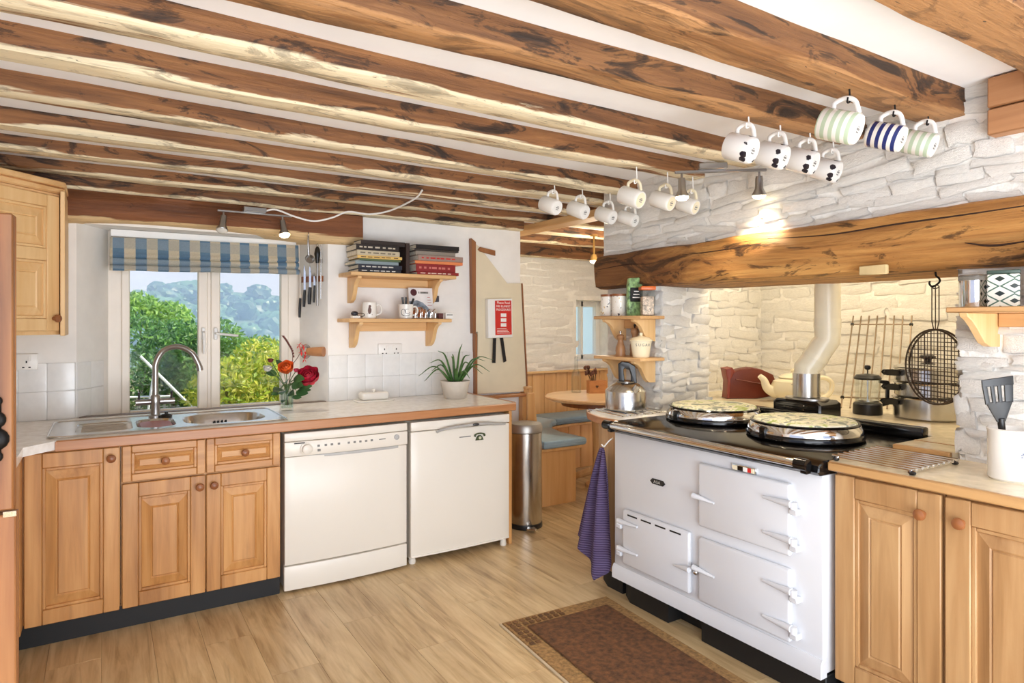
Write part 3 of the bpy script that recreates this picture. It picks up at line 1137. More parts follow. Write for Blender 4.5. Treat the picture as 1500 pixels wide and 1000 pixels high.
for s_ in (-1, 1):
    part('lever', tap, B().tube([(tx + s_ * .07, ty, .915), (tx + s_ * .072, ty - .004, .955)], .005, 8), plain('dark_lever_%d' % s_, (52, 44, 48), .3))
single('sink_plug', 'black rubber sink plug lying by the tap base', 'plug', B().lathe([(0, 0), (.026, 0), (.028, .006), (.02, .014), (.008, .016), (.008, .026), (0, .026)], (.268, 3.635, WT + .004), 16), BLKPL, (.268, 3.635, WT + .004))

# dishwasher
dw = thing('dishwasher', 'white freestanding dishwasher with dial and bowed door', 'dishwasher', (1.04, 3.45, 0))
dx0, dx1 = .732, 1.362


def bowed(x0, x1, y, z0, z1, bow, th=.03, sag=0.0, n=12, bev=.004):
    b = B()
    vs = []
    for i in range(n + 1):
        u = i / n
        k = 1 - (2 * u - 1) ** 2
        x = x0 + (x1 - x0) * u
        yy = y - bow * k
        vs.append([b.bm.verts.new(p) for p in ((x, yy, z0 - sag * k), (x, yy, z1), (x, y + th, z1), (x, y + th, z0 - sag * k))])
    for a, c in zip(vs, vs[1:]):
        for k in range(4):
            b.bm.faces.new((a[k], c[k], c[(k + 1) % 4], a[(k + 1) % 4]))
    b.bm.faces.new(vs[0])
    b.bm.faces.new(vs[-1][::-1])
    bmesh.ops.recalc_face_normals(b.bm, faces=b.bm.faces[:])
    if bev:
        es = [e for e in b.bm.edges if len(e.link_faces) == 2 and e.calc_face_angle(0) > .9]
        bmesh.ops.bevel(b.bm, geom=es, offset=bev, segments=2, profile=.5, affect='EDGES')
    return b


part('body', dw, B().box(dx0 + .004, dx1 - .004, 3.20, 3.78, .02, .765, .003), APPL)
part('top_strip', dw, bowed(dx0, dx1, 3.172, .728, .768, .014), APPL)
cp_ = part('control_panel', dw, bowed(dx0, dx1, 3.170, .655, .7255, .014), APPL)
part('door', dw, bowed(dx0 + .002, dx1 - .002, 3.176, .135, .6525, .014), APPL)
part('door_recess', dw, bowed(dx0 + .09, dx1 - .05, 3.172, .640, .654, .012, bev=.002), GREYPL)
part('kick_panel', dw, bowed(dx0, dx1, 3.178, .012, .128, .016), APPL)
fd = Matrix.Rotation(PI / 2, 4, 'X')
part('dial', dw, B().lathe([(0, 0), (.03, 0), (.03, .006), (.024, .008), (.023, .022), (.019, .025), (0, .025)], (0, 0, 0), 24, Matrix.Translation((.832, 3.162, .688)) @ fd), APPL)
part('power_button', dw, B().lathe([(0, 0), (.014, 0), (.014, .005), (.010, .006), (.009, .003), (0, .003)], (0, 0, 0), 18, Matrix.Translation((1.298, 3.164, .70)) @ fd), GREYPL)
for k, xx in enumerate((.89, .925, .955, .99, 1.04, 1.07, 1.10, 1.13, 1.16)):
    part('symbol', dw, B().box(xx - .006, xx + .006, 3.1545, 3.158, .697 - .004, .697 + .006, .001), PRINTG)
part('brand_mark', dw, B().box(.775, .825, 3.160, 3.164, .716, .7205), PRINT)
part('model_mark', dw, B().box(1.20, 1.235, 3.157, 3.161, .696, .700), PRINTG)
part('dial_symbol', dw, B().box(.885, .90, 3.156, 3.159, .670, .682, .001), PRINTG)

# fridge
fg = thing('undercounter_fridge', 'white undercounter fridge with telephone magnet beside the dishwasher', 'fridge', (1.69, 3.45, 0))
gx0, gx1 = 1.380, 1.998
part('body', fg, B().box(gx0 + .006, gx1 - .006, 3.20, 3.78, .03, .768, .004), APPL)
part('top_trim', fg, bowed(gx0, gx1, 3.165, .720, .768, .010), APPL)
part('door', fg, bowed(gx0, gx1, 3.168, .045, .716, .010, bev=.006), APPL)
part('door_trim', fg, bowed(gx0 + .002, gx1 - .002, 3.164, .046, .058, .010), APPL)
hb_ = B()
ph = [(1.52, 3.148, .706), (1.56, 3.135, .722), (1.68, 3.128, .732), (1.80, 3.128, .734), (1.88, 3.138, .724), (1.955, 3.150, .716)]
hb_.tube(spline(ph, 6), [.010 + .006 * math.sin(PI * i / 30) for i in range(31)], 10, flat=.6)
part('handle', fg, hb_, GREYPL)
part('handle_badge', fg, B().ball((1.745, 3.112, .735), .022, 12, (1, .3, .4)), plain('dark_badge', (60, 60, 60), .3))
part('foot', fg, B().lathe([(0, 0), (.018, 0), (.02, .01), (.014, .045), (0, .045)], (1.975, 3.20, 0), 12), APPL)
part('foot', fg, B().lathe([(0, 0), (.018, 0), (.02, .01), (.014, .045), (0, .045)], (1.41, 3.22, 0), 12), APPL)
part('brand_mark', fg, B().box(1.665, 1.735, 3.154, 3.158, .662, .667), PRINTG)
mg = thing('fridge_magnet', 'small dark green telephone shaped magnet on the fridge door', 'magnet', (1.79, 3.15, .655))
GRN = plain('dark_green_print', (60, 72, 36), .5)
part('base', mg, B().poly([(1.765, .638), (1.815, .638), (1.808, .655), (1.798, .665), (1.782, .665), (1.772, .655)], 'y', 3.148, 3.1585, .002), GRN)
part('handset', mg, B().tube(spline([(1.758, 3.150, .660), (1.765, 3.150, .672), (1.79, 3.150, .676), (1.815, 3.150, .672), (1.822, 3.150, .660)], 4), [.006, .006, .006, .006, .004, .004, .004, .004, .004, .004, .004, .004, .004, .006, .006, .006, .006], 6), GRN)
part('dial', mg, B().lathe([(0, 0), (.009, 0), (.008, .003), (0, .003)], (0, 0, 0), 12, Matrix.Translation((1.79, 3.147, .651)) @ fd), plain('pale_dial', (200, 196, 170), .5))
single('end_panel', 'honey oak end panel closing the counter right of the fridge', 'panel', B().box(2.008, 2.030, 3.19, 3.80, 0, .785, .002), OAK, (2.02, 3.5, 0))

# old two-part stable door standing open at the far left
oc = thing('stable_door', 'old oak stable door with black iron latch at the left edge of the picture', 'door', (-.55, 1.92, 0), kind='thing')
for nm, xr, z0, z1 in (('upper_leaf', -.175, .862, 1.555), ('lower_leaf', -.170, .012, .852)):
    lf = part(nm, oc, B().box(-.93, xr, 1.925, 1.945, z0, z1, .003), OLDOAK)
    xx = xr
    for k, wd in enumerate((.055, .14, .15, .14, .15, .12)):
        part('board', lf, B().box(xx - wd + .001, xx - .001, 1.895, 1.9248, z0, z1, .004), OLDOAK)
        xx -= wd
lt = B().box(-.222, -.198, 1.888, 1.8955, .985, 1.125, .003)
for zz, rr in ((.99, .014), (1.03, .026), (1.075, .020), (1.118, .013)):
    lt.ball((-.208, 1.889, zz), rr, 14, (1, .5, 1))
part('latch', oc, lt, IRON)
part('latch_plate', oc, B().box(-.196, -.170, 1.893, 1.896, .846, .860, .001), CHROME)

# corner wall cabinet on the diagonal
wc = thing('corner_wall_cabinet', 'pale pine corner wall cabinet set on the diagonal', 'cabinet', (-.45, 3.6, 1.245))
A45 = Matrix.Rotation(PI / 4, 4, 'Z')
pa, pb = (-.165, 3.545), (-.475, 3.235)
part('carcass', wc, B().poly([(-.165, 3.845), pa, pb, (-.88, 3.235), (-.88, 3.845)], 'z', 1.245, 1.875), PINE)
part('side_panel', wc, B().box(-.160, -.142, 3.50, 3.845, 1.24, 1.885, .002), PINE)
Md = Matrix.Translation((pb[0] - .002, pb[1] - .002, 1.262)) @ A45
panel_door(wc, 'door', Md, .425, .60, PINE, st=.06, rl=.055, mid=.335, knob=(.395, .055))
co = B()
off = .03
co.poly([(-.14, 3.845), (-.14, 3.53), (-.155, 3.51), (-.49, 3.175), (-.88, 3.175), (-.88, 3.845)], 'z', 1.905, 1.93, .004)
co.poly([(-.145, 3.845), (-.145, 3.54), (-.48, 3.205), (-.88, 3.205), (-.88, 3.845)], 'z', 1.876, 1.9045, .006)
part('cornice', wc, co, PINEX)

# ------------------------------------------------------------------ range cooker
AF, AY0, AY1 = 2.035, 1.258, 2.298
ag = thing('range_cooker', 'white enamel range cooker with black top and two domed lids', 'range cooker', (2.4, 1.78, 0))
b = B().box(AF, 2.70, AY0, AY1, .115, .79, .006, 2)
part('body', ag, b, ENAMELW)
b = B().poly([(AF - .014, .105), (AF - .014, .150), (AF - .004, .168), (AF + .02, .168), (AF + .02, .105)], 'y', AY0 - .004, AY1 + .004, .003)
part('base_skirt', ag, b, ENAMELW)
b = B().box(2.06, 2.6, 1.262, 1.80, 0, .104, .003)
part('plinth', ag, b, BLACK, 'black enamel plinth')
b = B().poly([(2.06, 1.98), (2.06, 2.22), (2.10, 2.29), (2.6, 2.29), (2.6, 1.98)], 'z', 0, .104, .003)
part('plinth', ag, b, BLACK, 'black enamel plinth with rounded end')
part('plinth_recess', ag, B().box(2.14, 2.6, 1.80, 1.98, 0.0, .104), BLACK)
b = B().poly([(AF - .034, .800), (AF - .030, .822), (AF + .0, .836), (2.75, .838), (2.75, .796), (AF + .01, .786), (AF - .02, .788)], 'y', AY0 - .006, AY1 + .006, .004)
part('top_plate', ag, b, ENAMELB, 'glossy black enamel top')
part('back_rail', ag, B().box(2.72, 2.765, AY0 + .005, AY1, .838, .885, .008, 2), ENAMELB)
part('towel_rail', ag, B().tube([(AF - .056, 1.32, .824), (AF - .056, 2.275, .824)], .0145, 14), CHROME, 'chrome towel rail')
for yy in (1.298, 2.28):
    br = B().tube([(AF - .056, yy - .022, .824), (AF - .056, yy + .022, .824)], .021, 14).box(AF - .05, AF + .03, yy - .014, yy + .014, .79, .828, .004)
    part('rail_bracket', ag, br, ENAMELB)


def oven_door(y0, y1, z0, z1, vents=False):
    b = B().box(AF - .022, AF + .002, y0, y1, z0, z1, .010, 3)
    return part('door', ag, b, ENAMELW)


def hinge(d, y, z, s_):
    h = B()
    sp = [(AF - .026, y + s_ * .105, z), (AF - .030, y + s_ * .04, z), (AF - .032, y - s_ * .012, z)]
    h.tube(sp, [.005, .010, .013], 10)
    h.lathe([(0, -.012), (.013, -.012), (.013, .012), (0, .012)], (AF - .026, y - s_ * .016, z - .004), 12)
    part('hinge', d, h, ENAMELW)
    part('hinge_pin', d, B().box(AF - .03, AF + .002, y - s_ * .016 - .016, y - s_ * .016 + .016, z - .038, z - .016, .004), ENAMELW)


def latch(d, y, z, s_):
    h = B().tube([(AF - .024, y + s_ * .085, z - .012), (AF - .032, y + s_ * .03, z - .004), (AF - .036, y - s_ * .01, z)], [.004, .009, .012], 10)
    part('handle', d, h, ENAMELW)
    part('catch', d, B().ball((AF - .012, y - s_ * .022, z - .010), .013, 10, (.8, 1, 1)), CHROME)


d1 = oven_door(1.367, 1.776, .484, .738)
hinge(d1, 1.366, .672, 1)
hinge(d1, 1.366, .546, 1)
latch(d1, 1.778, .606, -1)
d2 = oven_door(1.367, 1.776, .184, .440)
hinge(d2, 1.366, .370, 1)
hinge(d2, 1.366, .243, 1)
latch(d2, 1.778, .318, -1)
d3 = oven_door(1.822, 2.222, .192, .444)
hinge(d3, 2.224, .388, -1)
hinge(d3, 2.224, .262, -1)
latch(d3, 1.818, .300, 1)
for k in range(4):
    yy = 1.865 + k * .086
    part('vent', d3, B().box(AF - .0235, AF - .02, yy, yy + .062, .421, .428, .001), BLACK)
bd = B().poly([(1.972, .606), (1.985, .594), (2.047, .594), (2.060, .606), (2.047, .618), (1.985, .618)], 'x', AF - .006, AF + .001, .002)
bdg = part('badge', ag, bd, ENAMELB, 'black lozenge badge')
lettering(bdg, 'AGA', .019, frame((0, -1, 0), (0, 0, 1), (AF - .007, 2.016, .606)), CHROME).name = 'lettering'
th_ = part('thermometer', ag, B().box(AF - .012, AF + .001, 1.512, 1.622, .738, .764, .006, 2), CHROME, 'chrome framed temperature gauge')
for y0, y1, mt in ((1.592, 1.613, CREAM), (1.566, 1.590, ENAMELB), (1.546, 1.566, WHITEPR), (1.530, 1.546, RED), (1.518, 1.530, CREAM)):
    part('scale_mark', th_, B().box(AF - .0145, AF - .011, y0, y1, .743, .759), mt)
# lids
PAD = NT('floral_lid_pad')
pv = PAD.coords((1, 1, 1))
pn = PAD.noise(pv, 15, 4, 1.2)
pn2 = PAD.noise(pv, 34, 3, .8)
pc = PAD.ramp(pn, [(.40, (150, 158, 140)), (.46, (236, 232, 204)), (.54, (240, 236, 212)), (.60, (204, 212, 148)), (.66, (176, 190, 112))])
PAD.base(PAD.mix(PAD.ramp(pn2, [(.6, 0.0), (.66, .6)]), pc, (142, 138, 130)))
PAD.set(Roughness=.85)
for (lx, ly, lab_, lp_) in ((2.40, 1.565, 'domed chrome lid nearer the front', 'round floral pad on the near right hob lid'), (2.45, 2.065, 'domed chrome lid at the far end', 'round floral pad on the far left hob lid')):
    lid = part('lid', ag, B().lathe([(0, .838), (.214, .838), (.222, .846), (.222, .858), (.216, .866)], (lx, ly, 0), 48).lathe([(.19, .866), (.216, .866), (.216, .87), (0, .87)], (lx, ly, 0), 48), ENAMELB, lab_)
    part('dome', lid, B().lathe([(.217, .862), (.217, .872), (.206, .894), (.200, .899), (0, .899)], (lx, ly, 0), 48), CHROME, 'chrome dome')
    part('rim', lid, B().lathe([(.194, .895), (.204, .896), (.206, .901), (.202, .905), (.196, .905), (.194, .9)], (lx, ly, 0), 48), ENAMELB)
    part('lid_hinge', lid, B().box(lx + .19, lx + .25, ly - .03, ly + .03, .838, .872, .006), ENAMELB)
    part('front_bracket', lid, B().box(lx - .222, lx - .205, ly + .02, ly + .05, .842, .892, .004), ENAMELB)
    single('hob_pad', lp_, 'lid pad', B().lathe([(0, .8985), (.188, .8985), (.194, .902), (.190, .909), (.12, .914), (0, .915)], (lx, ly, 0), 40), PAD.m, (lx, ly, .8985), 'floral hob lid pads')
# flue
fb = B().poly([(1.735, .838), (1.735, .915), (1.755, .93), (1.965, .93), (1.985, .915), (1.985, .838)], 'x', 2.785, 2.96, .008)
flb = part('flue_box', ag, fb, ENAMELB, 'black cast flue box')
for k in range(3):
    part('fin', flb, B().box(2.779, 2.79, 1.76, 1.96, .855 + k * .022, .866 + k * .022, .002), ENAMELB)
part('flue_plate', flb, B().lathe([(0, 0), (.085, 0), (.085, .008), (0, .008)], (2.87, 1.855, .931), 24, None, 1.0, 1.2), STEELD)
fp = thing('flue_pipe', 'cream enamelled flue pipe bending up from its steel collar', 'flue', (2.87, 1.858, .94))
part('collar', fp, B().tube([(2.87, 1.858, .942), (2.87, 1.858, 1.055)], .0615, 28), STEEL, 'bright steel collar')
part('pipe', fp, B().tube([(2.87, 1.858, 1.05), (2.87, 1.858, 1.078), (2.884, 1.844, 1.10), (2.918, 1.806, 1.185), (2.932, 1.79, 1.215), (2.932, 1.79, 1.25), (2.932, 1.79, 2.19)], .058, 28), FLUE)
part('joint', fp, B().tube([(2.893, 1.834, 1.122), (2.901, 1.825, 1.143)], .0605, 28), FLUE)
part('joint', fp, B().tube([(2.932, 1.79, 1.275), (2.932, 1.79, 1.318)], .0605, 28), FLUE)

# ------------------------------------------------------------------ cabinets right of the range
W2 = .835
MX = lambda y, z: Matrix.Translation((2.085, y, z)) @ Matrix.Rotation(-PI / 2, 4, 'Z')
for k, (ys, lab_) in enumerate(((1.238, 'limed oak base cabinet immediately right of the range cooker'), (.905, 'limed oak base cabinet cut off by the right edge of the picture'))):
    c = thing('limed_cabinet', lab_, 'cabinet', (2.3, ys - .16, .1), 'limed oak base cabinets')
    part('carcass', c, B().box(2.086, 2.455, ys - .329, ys, .1, .80), PALEOAK)
    panel_door(c, 'door', MX(ys - .003, .11), .323, .684, PALEOAK, st=.066, rl=.07, knob=(.275 if k == 0 else .045, .62))
single('plinth', 'dark plinth board of the limed oak cabinets', 'plinth', B().box(2.11, 2.13, .57, 1.238, 0, .1), BLACK, (2.12, .9, 0))
wt2 = thing('worktop', 'pale stone effect worktop with limed oak lipping under the wire rack', 'worktop', (2.2, .8, .81))
part('surface', wt2, B().box(2.062, 2.458, .3, 1.246, .808, W2), LAMIN2)
part('lipping', wt2, B().box(2.040, 2.0615, .3, 1.246, .806, W2 + .001, .004), EDGEY)
part('end_lipping', wt2, B().box(2.062, 2.458, 1.2465, 1.2515, .808, W2), EDGEY)
hw = thing('hearth_worktop', 'cream tiled hearth worktop with a wooden edge behind the range', 'worktop', (3.2, 1.8, .82))
HZ = .85
part('surface', hw, B().poly([(2.482, 1.035), (2.482, 1.25), (2.77, 1.25), (2.77, 2.31), (2.966, 2.31), (2.966, 2.835), (3.855, 2.835), (3.855, 1.01), (3.002, 1.005), (3.002, 1.035)], 'z', .815, HZ), LAMIN2, sharp=20)
part('lipping', hw, B().box(2.461, 2.4815, 1.06, 1.25, .828, HZ + .001, .003), EDGEY)
part('joint_strip', hw, B().box(2.62, 2.63, 1.05, 1.25, HZ - .002, HZ + .0015), EDGEY)
part('base', hw, B().box(3.0, 3.85, 1.02, 2.83, 0, .814), plain('hearth_base', (200, 190, 170), .8))
# corner cabinet left of the range
cc = thing('corner_cabinet', 'narrow pale oak corner cabinet between the range and the nook', 'cabinet', (2.25, 2.42, .1))
part('carcass', cc, B().poly([(2.085, 2.312), (2.085, 2.43), (2.125, 2.52), (2.455, 2.52), (2.455, 2.312)], 'z', .10, .80), PALEOAK)
part('post', cc, B().poly([(2.066, 2.312), (2.066, 2.38), (2.084, 2.38), (2.084, 2.312)], 'z', .10, .80, .002), PALEOAK)
part('plinth', cc, B().poly([(2.10, 2.312), (2.10, 2.42), (2.14, 2.50), (2.44, 2.50), (2.44, 2.312)], 'z', 0, .0995), BLACK)
part('worktop', cc, B().poly([(2.07, 2.306), (2.07, 2.43), (2.11, 2.56), (2.18, 2.66), (2.455, 2.70), (2.455, 2.306)], 'z', .806, W2), LAMIN)
part('lipping', cc, B().poly([(2.05, 2.306), (2.05, 2.435), (2.095, 2.57), (2.172, 2.674), (2.18, 2.661), (2.1095, 2.561), (2.0695, 2.431), (2.0695, 2.306)], 'z', .803, W2 + .001, .003), EDGE)

# ------------------------------------------------------------------ things on and round the range
RT = Vector((.8436, -.5369, 0))
FW = Vector((.5369, .8436, 0))
ROT = -math.atan2(.5369, .8436)


def loc_rot(p, extra=0):
    return Matrix.Translation(p) @ Matrix.Rotation(ROT + extra, 4, 'Z')


# kettle on wire trivet
kc = (2.305, 2.515, W2 + .012)
tv = thing('wire_trivet', 'flat chrome wire trivet under the kettle', 'trivet', (2.3, 2.5, W2))
for k in range(7):
    xx = 2.13 + k * .05
    part('wire', tv, B().tube([(xx, 2.345, W2 + .0085), (xx + .02, 2.63, W2 + .0085)], .003, 6), CHROME)
for yy in (2.37, 2.60):
    part('crossbar', tv, B().tube([(2.12, yy, W2 + .0035), (2.45, yy, W2 + .0035)], .003, 6), CHROME)
kt = thing('kettle', 'brushed steel hob kettle with arched black handle', 'kettle', kc)
part('body', kt, B().lathe([(0, 0), (.10, 0), (.106, .006), (.107, .096), (.104, .102), (.080, .124), (.052, .140), (.045, .142), (0, .142)], kc, 36), STEEL)
part('lid', kt, B().lathe([(.045, .1425), (.047, .147), (.02, .153), (0, .154)], kc, 24), STEEL)
Mk = loc_rot(kc)
part('handle', kt, B().poly([(-.036, .148), (-.040, .236), (-.022, .250), (.014, .246), (.050, .224), (.062, .098), (.030, .096), (.026, .180), (.018, .206), (-.006, .214), (-.012, .206), (-.006, .148)], 'y', -.012, .012, .004, 1, Mk), BLKPL, 'black plastic handle')
part('spout', kt, B().tube([(-.085, 0, .10), (-.118, 0, .128), (-.126, 0, .138)], [.02, .014, .012], 12, M=loc_rot(kc, 1.9)), STEEL)

# rust red crock behind the far lid
pz = (3.26, 2.49, HZ)
ck = thing('terracotta_crock', 'rust red domed crock lying behind the far hob lid', 'crock', pz)
kx = lambda u, v: ((u - 1075) / 240, (587.5 - v) / 240)
outl = [kx(*q) for q in ((1041, 588), (1043.5, 566), (1046, 552), (1060, 546), (1076, 543.5), (1090, 545.7), (1106.5, 553), (1110, 563), (1114.6, 583), (1080, 588))]
part('body', ck, B().poly(outl, 'y', -.06, .06, .012, 2, loc_rot(pz)), REDBROWN)
part('flange', ck, B().poly([kx(*q) for q in ((1037, 545), (1047, 543), (1051, 549), (1045, 560), (1043, 587), (1040, 587), (1041, 563))], 'y', -.07, .03, .004, 1, loc_rot(pz)), plain('rust_red_flange', (134, 50, 24), .45))
part('ridge', ck, B().tube([(kx(1052, 560)[0], -.066, kx(1, 560)[1]), (kx(1098, 568)[0], -.066, kx(1, 568)[1])], .004, 6, M=loc_rot(pz)), REDBROWN)

# teapot
tp = (3.33, 2.235, HZ)
tpo = thing('teapot', 'large cream lettered teapot behind the flue collar', 'teapot', tp)
Mt = loc_rot(tp)
part('body', tpo, B().lathe([(0, 0), (.085, 0), (.092, .006), (.125, .05), (.128, .075), (.110, .115), (.075, .132), (0, .134)], (0, 0, 0), 32, Mt), CREAM)
part('lid', tpo, B().lathe([(.078, .132), (.082, .138), (.06, .152), (.02, .160), (.012, .166), (.018, .176), (.014, .186), (0, .189)], (0, 0, 0), 24, Mt), CREAM)
part('spout', tpo, B().tube(spline([(-.10, 0, .045), (-.15, 0, .075), (-.17, 0, .12), (-.195, 0, .145)], 5), [.032 - .018 * i / 15 for i in range(16)], 12, M=Mt), CREAM)
part('handle', tpo, B().tube(spline([(.10, 0, .11), (.16, 0, .135), (.215, 0, .11), (.21, 0, .05), (.16, 0, .02), (.11, 0, .035)], 5), .013, 10, M=Mt), CREAM)
lettering(tpo, 'TEA', .034, Mt @ frame((1, 0, 0), (0, .35, .94), (-.035, -.121, .096)), PRINTG)

# leaning wire rack
lr = thing('leaning_rack', 'tall wire cooling rack leaning on the hearth wall', 'rack', (3.4, 1.85, HZ))
A0, A1 = Vector((3.26, 1.915, HZ + .004)), Vector((3.48, 1.70, HZ + .004))
T0, T1 = Vector((3.80, 2.155, 1.337)), Vector((3.80, 1.825, 1.337))
WIRE = plain('rack_wire', (150, 132, 112), .35, .8)
for k in range(8):
    u = k / 7
    part('wire', lr, B().tube([A0.lerp(A1, u), T0.lerp(T1, u)], .0042, 8), WIRE)
for v in (.10, .90):
    part('crossbar', lr, B().tube([A0.lerp(T0, v), A1.lerp(T1, v)], .0042, 8), WIRE)
for v, u in ((.1, 0), (.1, 1), (.9, 0), (.9, 1)):
    p = A0.lerp(A1, u).lerp(T0.lerp(T1, u), v)
    part('foot', lr, B().ball(p, .011, 8), BLKPL)

# cafetiere
cf = (3.175, 1.73, HZ)
cfo = thing('cafetiere', 'glass cafetiere with black lid, base and handle', 'cafetiere', cf)
Mc = loc_rot(cf)
part('base', cfo, B().lathe([(0, 0), (.064, 0), (.066, .006), (.064, .05), (.058, .056), (0, .056)], (0, 0, 0), 28, Mc), BLKPL)
part('beaker', cfo, B().lathe([(.056, .056), (.056, .172), (.054, .172), (.054, .058)], (0, 0, 0), 28, Mc), CLEAR)
part('lid', cfo, B().lathe([(0, .170), (.060, .170), (.062, .178), (.05, .192), (.012, .198), (0, .198)], (0, 0, 0), 28, Mc), BLKPL)
part('plunger', cfo, B().lathe([(0, .19), (.003, .19), (.003, .215), (.012, .220), (.015, .228), (.012, .238), (0, .241)], (0, 0, 0), 16, Mc), BLKPL)
part('plunger_rod', cfo, B().tube([(0, 0, .06), (0, 0, .17)], .003, 6, M=Mc).lathe([(0, .064), (.052, .064), (.052, .070), (0, .072)], (0, 0, 0), 24, Mc), STEEL)
part('handle', cfo, B().poly([(.056, .168), (.10, .164), (.108, .155), (.104, .045), (.062, .034), (.062, .046), (.088, .054), (.090, .146), (.056, .152)], 'y', -.008, .008, .003, 1, Mc), BLKPL)

# steamer pan stack
sp_ = (3.27, 1.50, HZ)
st = thing('steamer_pans', 'three tier steel steamer pan stack with black handles', 'pan stack', sp_)
Ms = loc_rot(sp_)
for k, (z0, z1, r) in enumerate(((0, .10, .142), (.102, .168, .136), (.170, .236, .136))):
    t_ = part('pan', st, B().lathe([(0, z0), (r - .01, z0), (r, z0 + .008), (r, z1 - .006), (r + .005, z1 - .003), (r + .003, z1), (0, z1)], (0, 0, 0), 40, Ms), STEEL)
    for s_, an in ((-1, 0), (1, -.5)):
        part('handle', t_, B().poly([(-.03, -.012), (-.028, .008), (-.012, .014), (.045, .012), (.052, .004), (.04, -.008)], 'y', -.016, .016, .005, 1,
                                   Ms @ Matrix.Rotation(an, 4, 'Z') @ Matrix.Translation((s_ * (r + .03), 0, z1 - .022)) @ Matrix.Rotation(0 if s_ > 0 else PI, 4, 'Z') @ Matrix.Scale(.78, 4)), BLKPL)
ld = part('lid', st, B().lathe([(.138, .237), (.139, .242), (.10, .256), (.03, .264), (0, .265)], (0, 0, 0), 36, Ms), STEEL)
part('knob', ld, B().lathe([(0, .264), (.014, .264), (.016, .276), (.032, .284), (.034, .292), (.02, .298), (0, .298)], (0, 0, 0), 20, Ms), BLKPL)

# wire toaster on an S hook
WIREB = plain('dark_brown_wire', (74, 60, 48), .4, .5)
hx, hy = 2.53, 1.135
hk = single('s_hook', 'small black S hook under the mantel beam', 'hook', B().tube(spline([(hx, hy, 1.486), (hx, hy - .002, 1.468), (hx, hy - .012, 1.458), (hx, hy - .014, 1.446), (hx, hy - .002, 1.434), (hx, hy + .012, 1.430), (hx, hy + .020, 1.440), (hx, hy + .018, 1.450)], 5), .0035, 8), IRON, (hx, hy, 1.48))
ta = thing('wire_toaster', 'round dark wire mesh toaster hanging by its long handle', 'toaster', (hx, hy, 1.12))
H_ = Vector((.40, .917, 0)).normalized()
c0 = Vector((hx, hy, 1.140))
R_ = .134
for off in (-.006, .010):
    nn = Vector((H_.y, -H_.x, 0)) * off
    part('ring', ta, B().tube([c0 + nn + H_ * (R_ * math.cos(2 * PI * k / 40)) + Vector((0, 0, R_ * math.sin(2 * PI * k / 40))) for k in range(40)], .0035, 6, closed=True), WIREB)
    for k in range(-8, 9):
        d = k / 9 * R_
        l = math.sqrt(R_ * R_ - d * d)
        if off < 0 or k % 2 == 0:
            part('wire', ta, B().tube([c0 + nn + H_ * d - Vector((0, 0, l)), c0 + nn + H_ * d + Vector((0, 0, l))], .0012, 5), WIREB)
            part('wire', ta, B().tube([c0 + nn + H_ * l + Vector((0, 0, d)), c0 + nn - H_ * l + Vector((0, 0, d))], .0012, 5), WIREB)
for s_ in (-.016, 0, .016):
    part('handle_wire', ta, B().tube([c0 + H_ * s_ * .5 + Vector((0, 0, R_)), c0 + H_ * s_ + Vector((0, 0, R_ + .03)), c0 + H_ * s_ + Vector((0, 0, .290))], .002, 6), WIREB)
part('handle_loop', ta, B().tube([c0 + H_ * .016 * math.cos(a) + Vector((0, 0, .288 + .006 * math.sin(a))) for a in [2 * PI * k / 12 for k in range(12)]], .002, 6, closed=True), WIREB)

# chrome rack on the right worktop
cr_ = thing('chrome_wire_rack', 'low chrome wire rack lying on the right worktop', 'rack', (2.2, 1.12, W2))
for k in range(9):
    xx = 2.075 + k * .034
    part('wire', cr_, B().tube([(xx, .985, W2 + .017), (xx, 1.248, W2 + .017)], .0056, 8), CHROME)
for yy in (1.0, 1.232):
    part('crossbar', cr_, B().tube([(2.065, yy, W2 + .010), (2.36, yy, W2 + .010)], .004, 8), CHROME)
for xx in (2.075, 2.347):
    for yy in (.995, 1.236):
        part('foot', cr_, B().ball((xx, yy, W2 + .0075), .0075, 8, (1.2, 1.6, 1)), BLKPL)

# utensil jar with slotted turner
uj = (2.275, .812, W2)
ujo = thing('utensil_jar', 'cream stoneware utensil jar with faint blue motif', 'jar', uj)
part('body', ujo, B().lathe([(0, 0), (.055, 0), (.060, .006), (.061, .14), (.064, .150), (.058, .152), (.054, .146), (.054, .02), (0, .02)], uj, 36), CERAM)
Mu = Matrix.Translation(uj) @ Matrix.Rotation(ROT - .15, 4, 'Z')
mo = B()
r5 = random.Random(5)
for k in range(16):
    a = r5.uniform(0, 6.28)
    rr = r5.uniform(.002, .014)
    px, pz_ = rr * math.cos(a), .085 + rr * 1.2 * math.sin(a)
    yy = -math.sqrt(.0613 ** 2 - px * px)
    mo.box(px - .002, px + .002, yy - .0005, yy + .001, pz_ - .002, pz_ + .002, 0, 1, Mu)
o = part('motif', ujo, mo, plain('blue_motif', (120, 128, 150), .3))
o['kind'] = 'stuff'
su = thing('slotted_turner', 'black slotted nylon turner standing in the utensil jar', 'turner', (2.27, .81, .86))
Mv = Matrix.Translation((2.268, .826, .87)) @ Matrix.Rotation(ROT, 4, 'Z') @ Matrix.Rotation(-.10, 4, 'Y')
tb = B()
z0, z1 = .135, .268
half = lambda z: .014 + .030 * min(1, (z - z0) / .07)
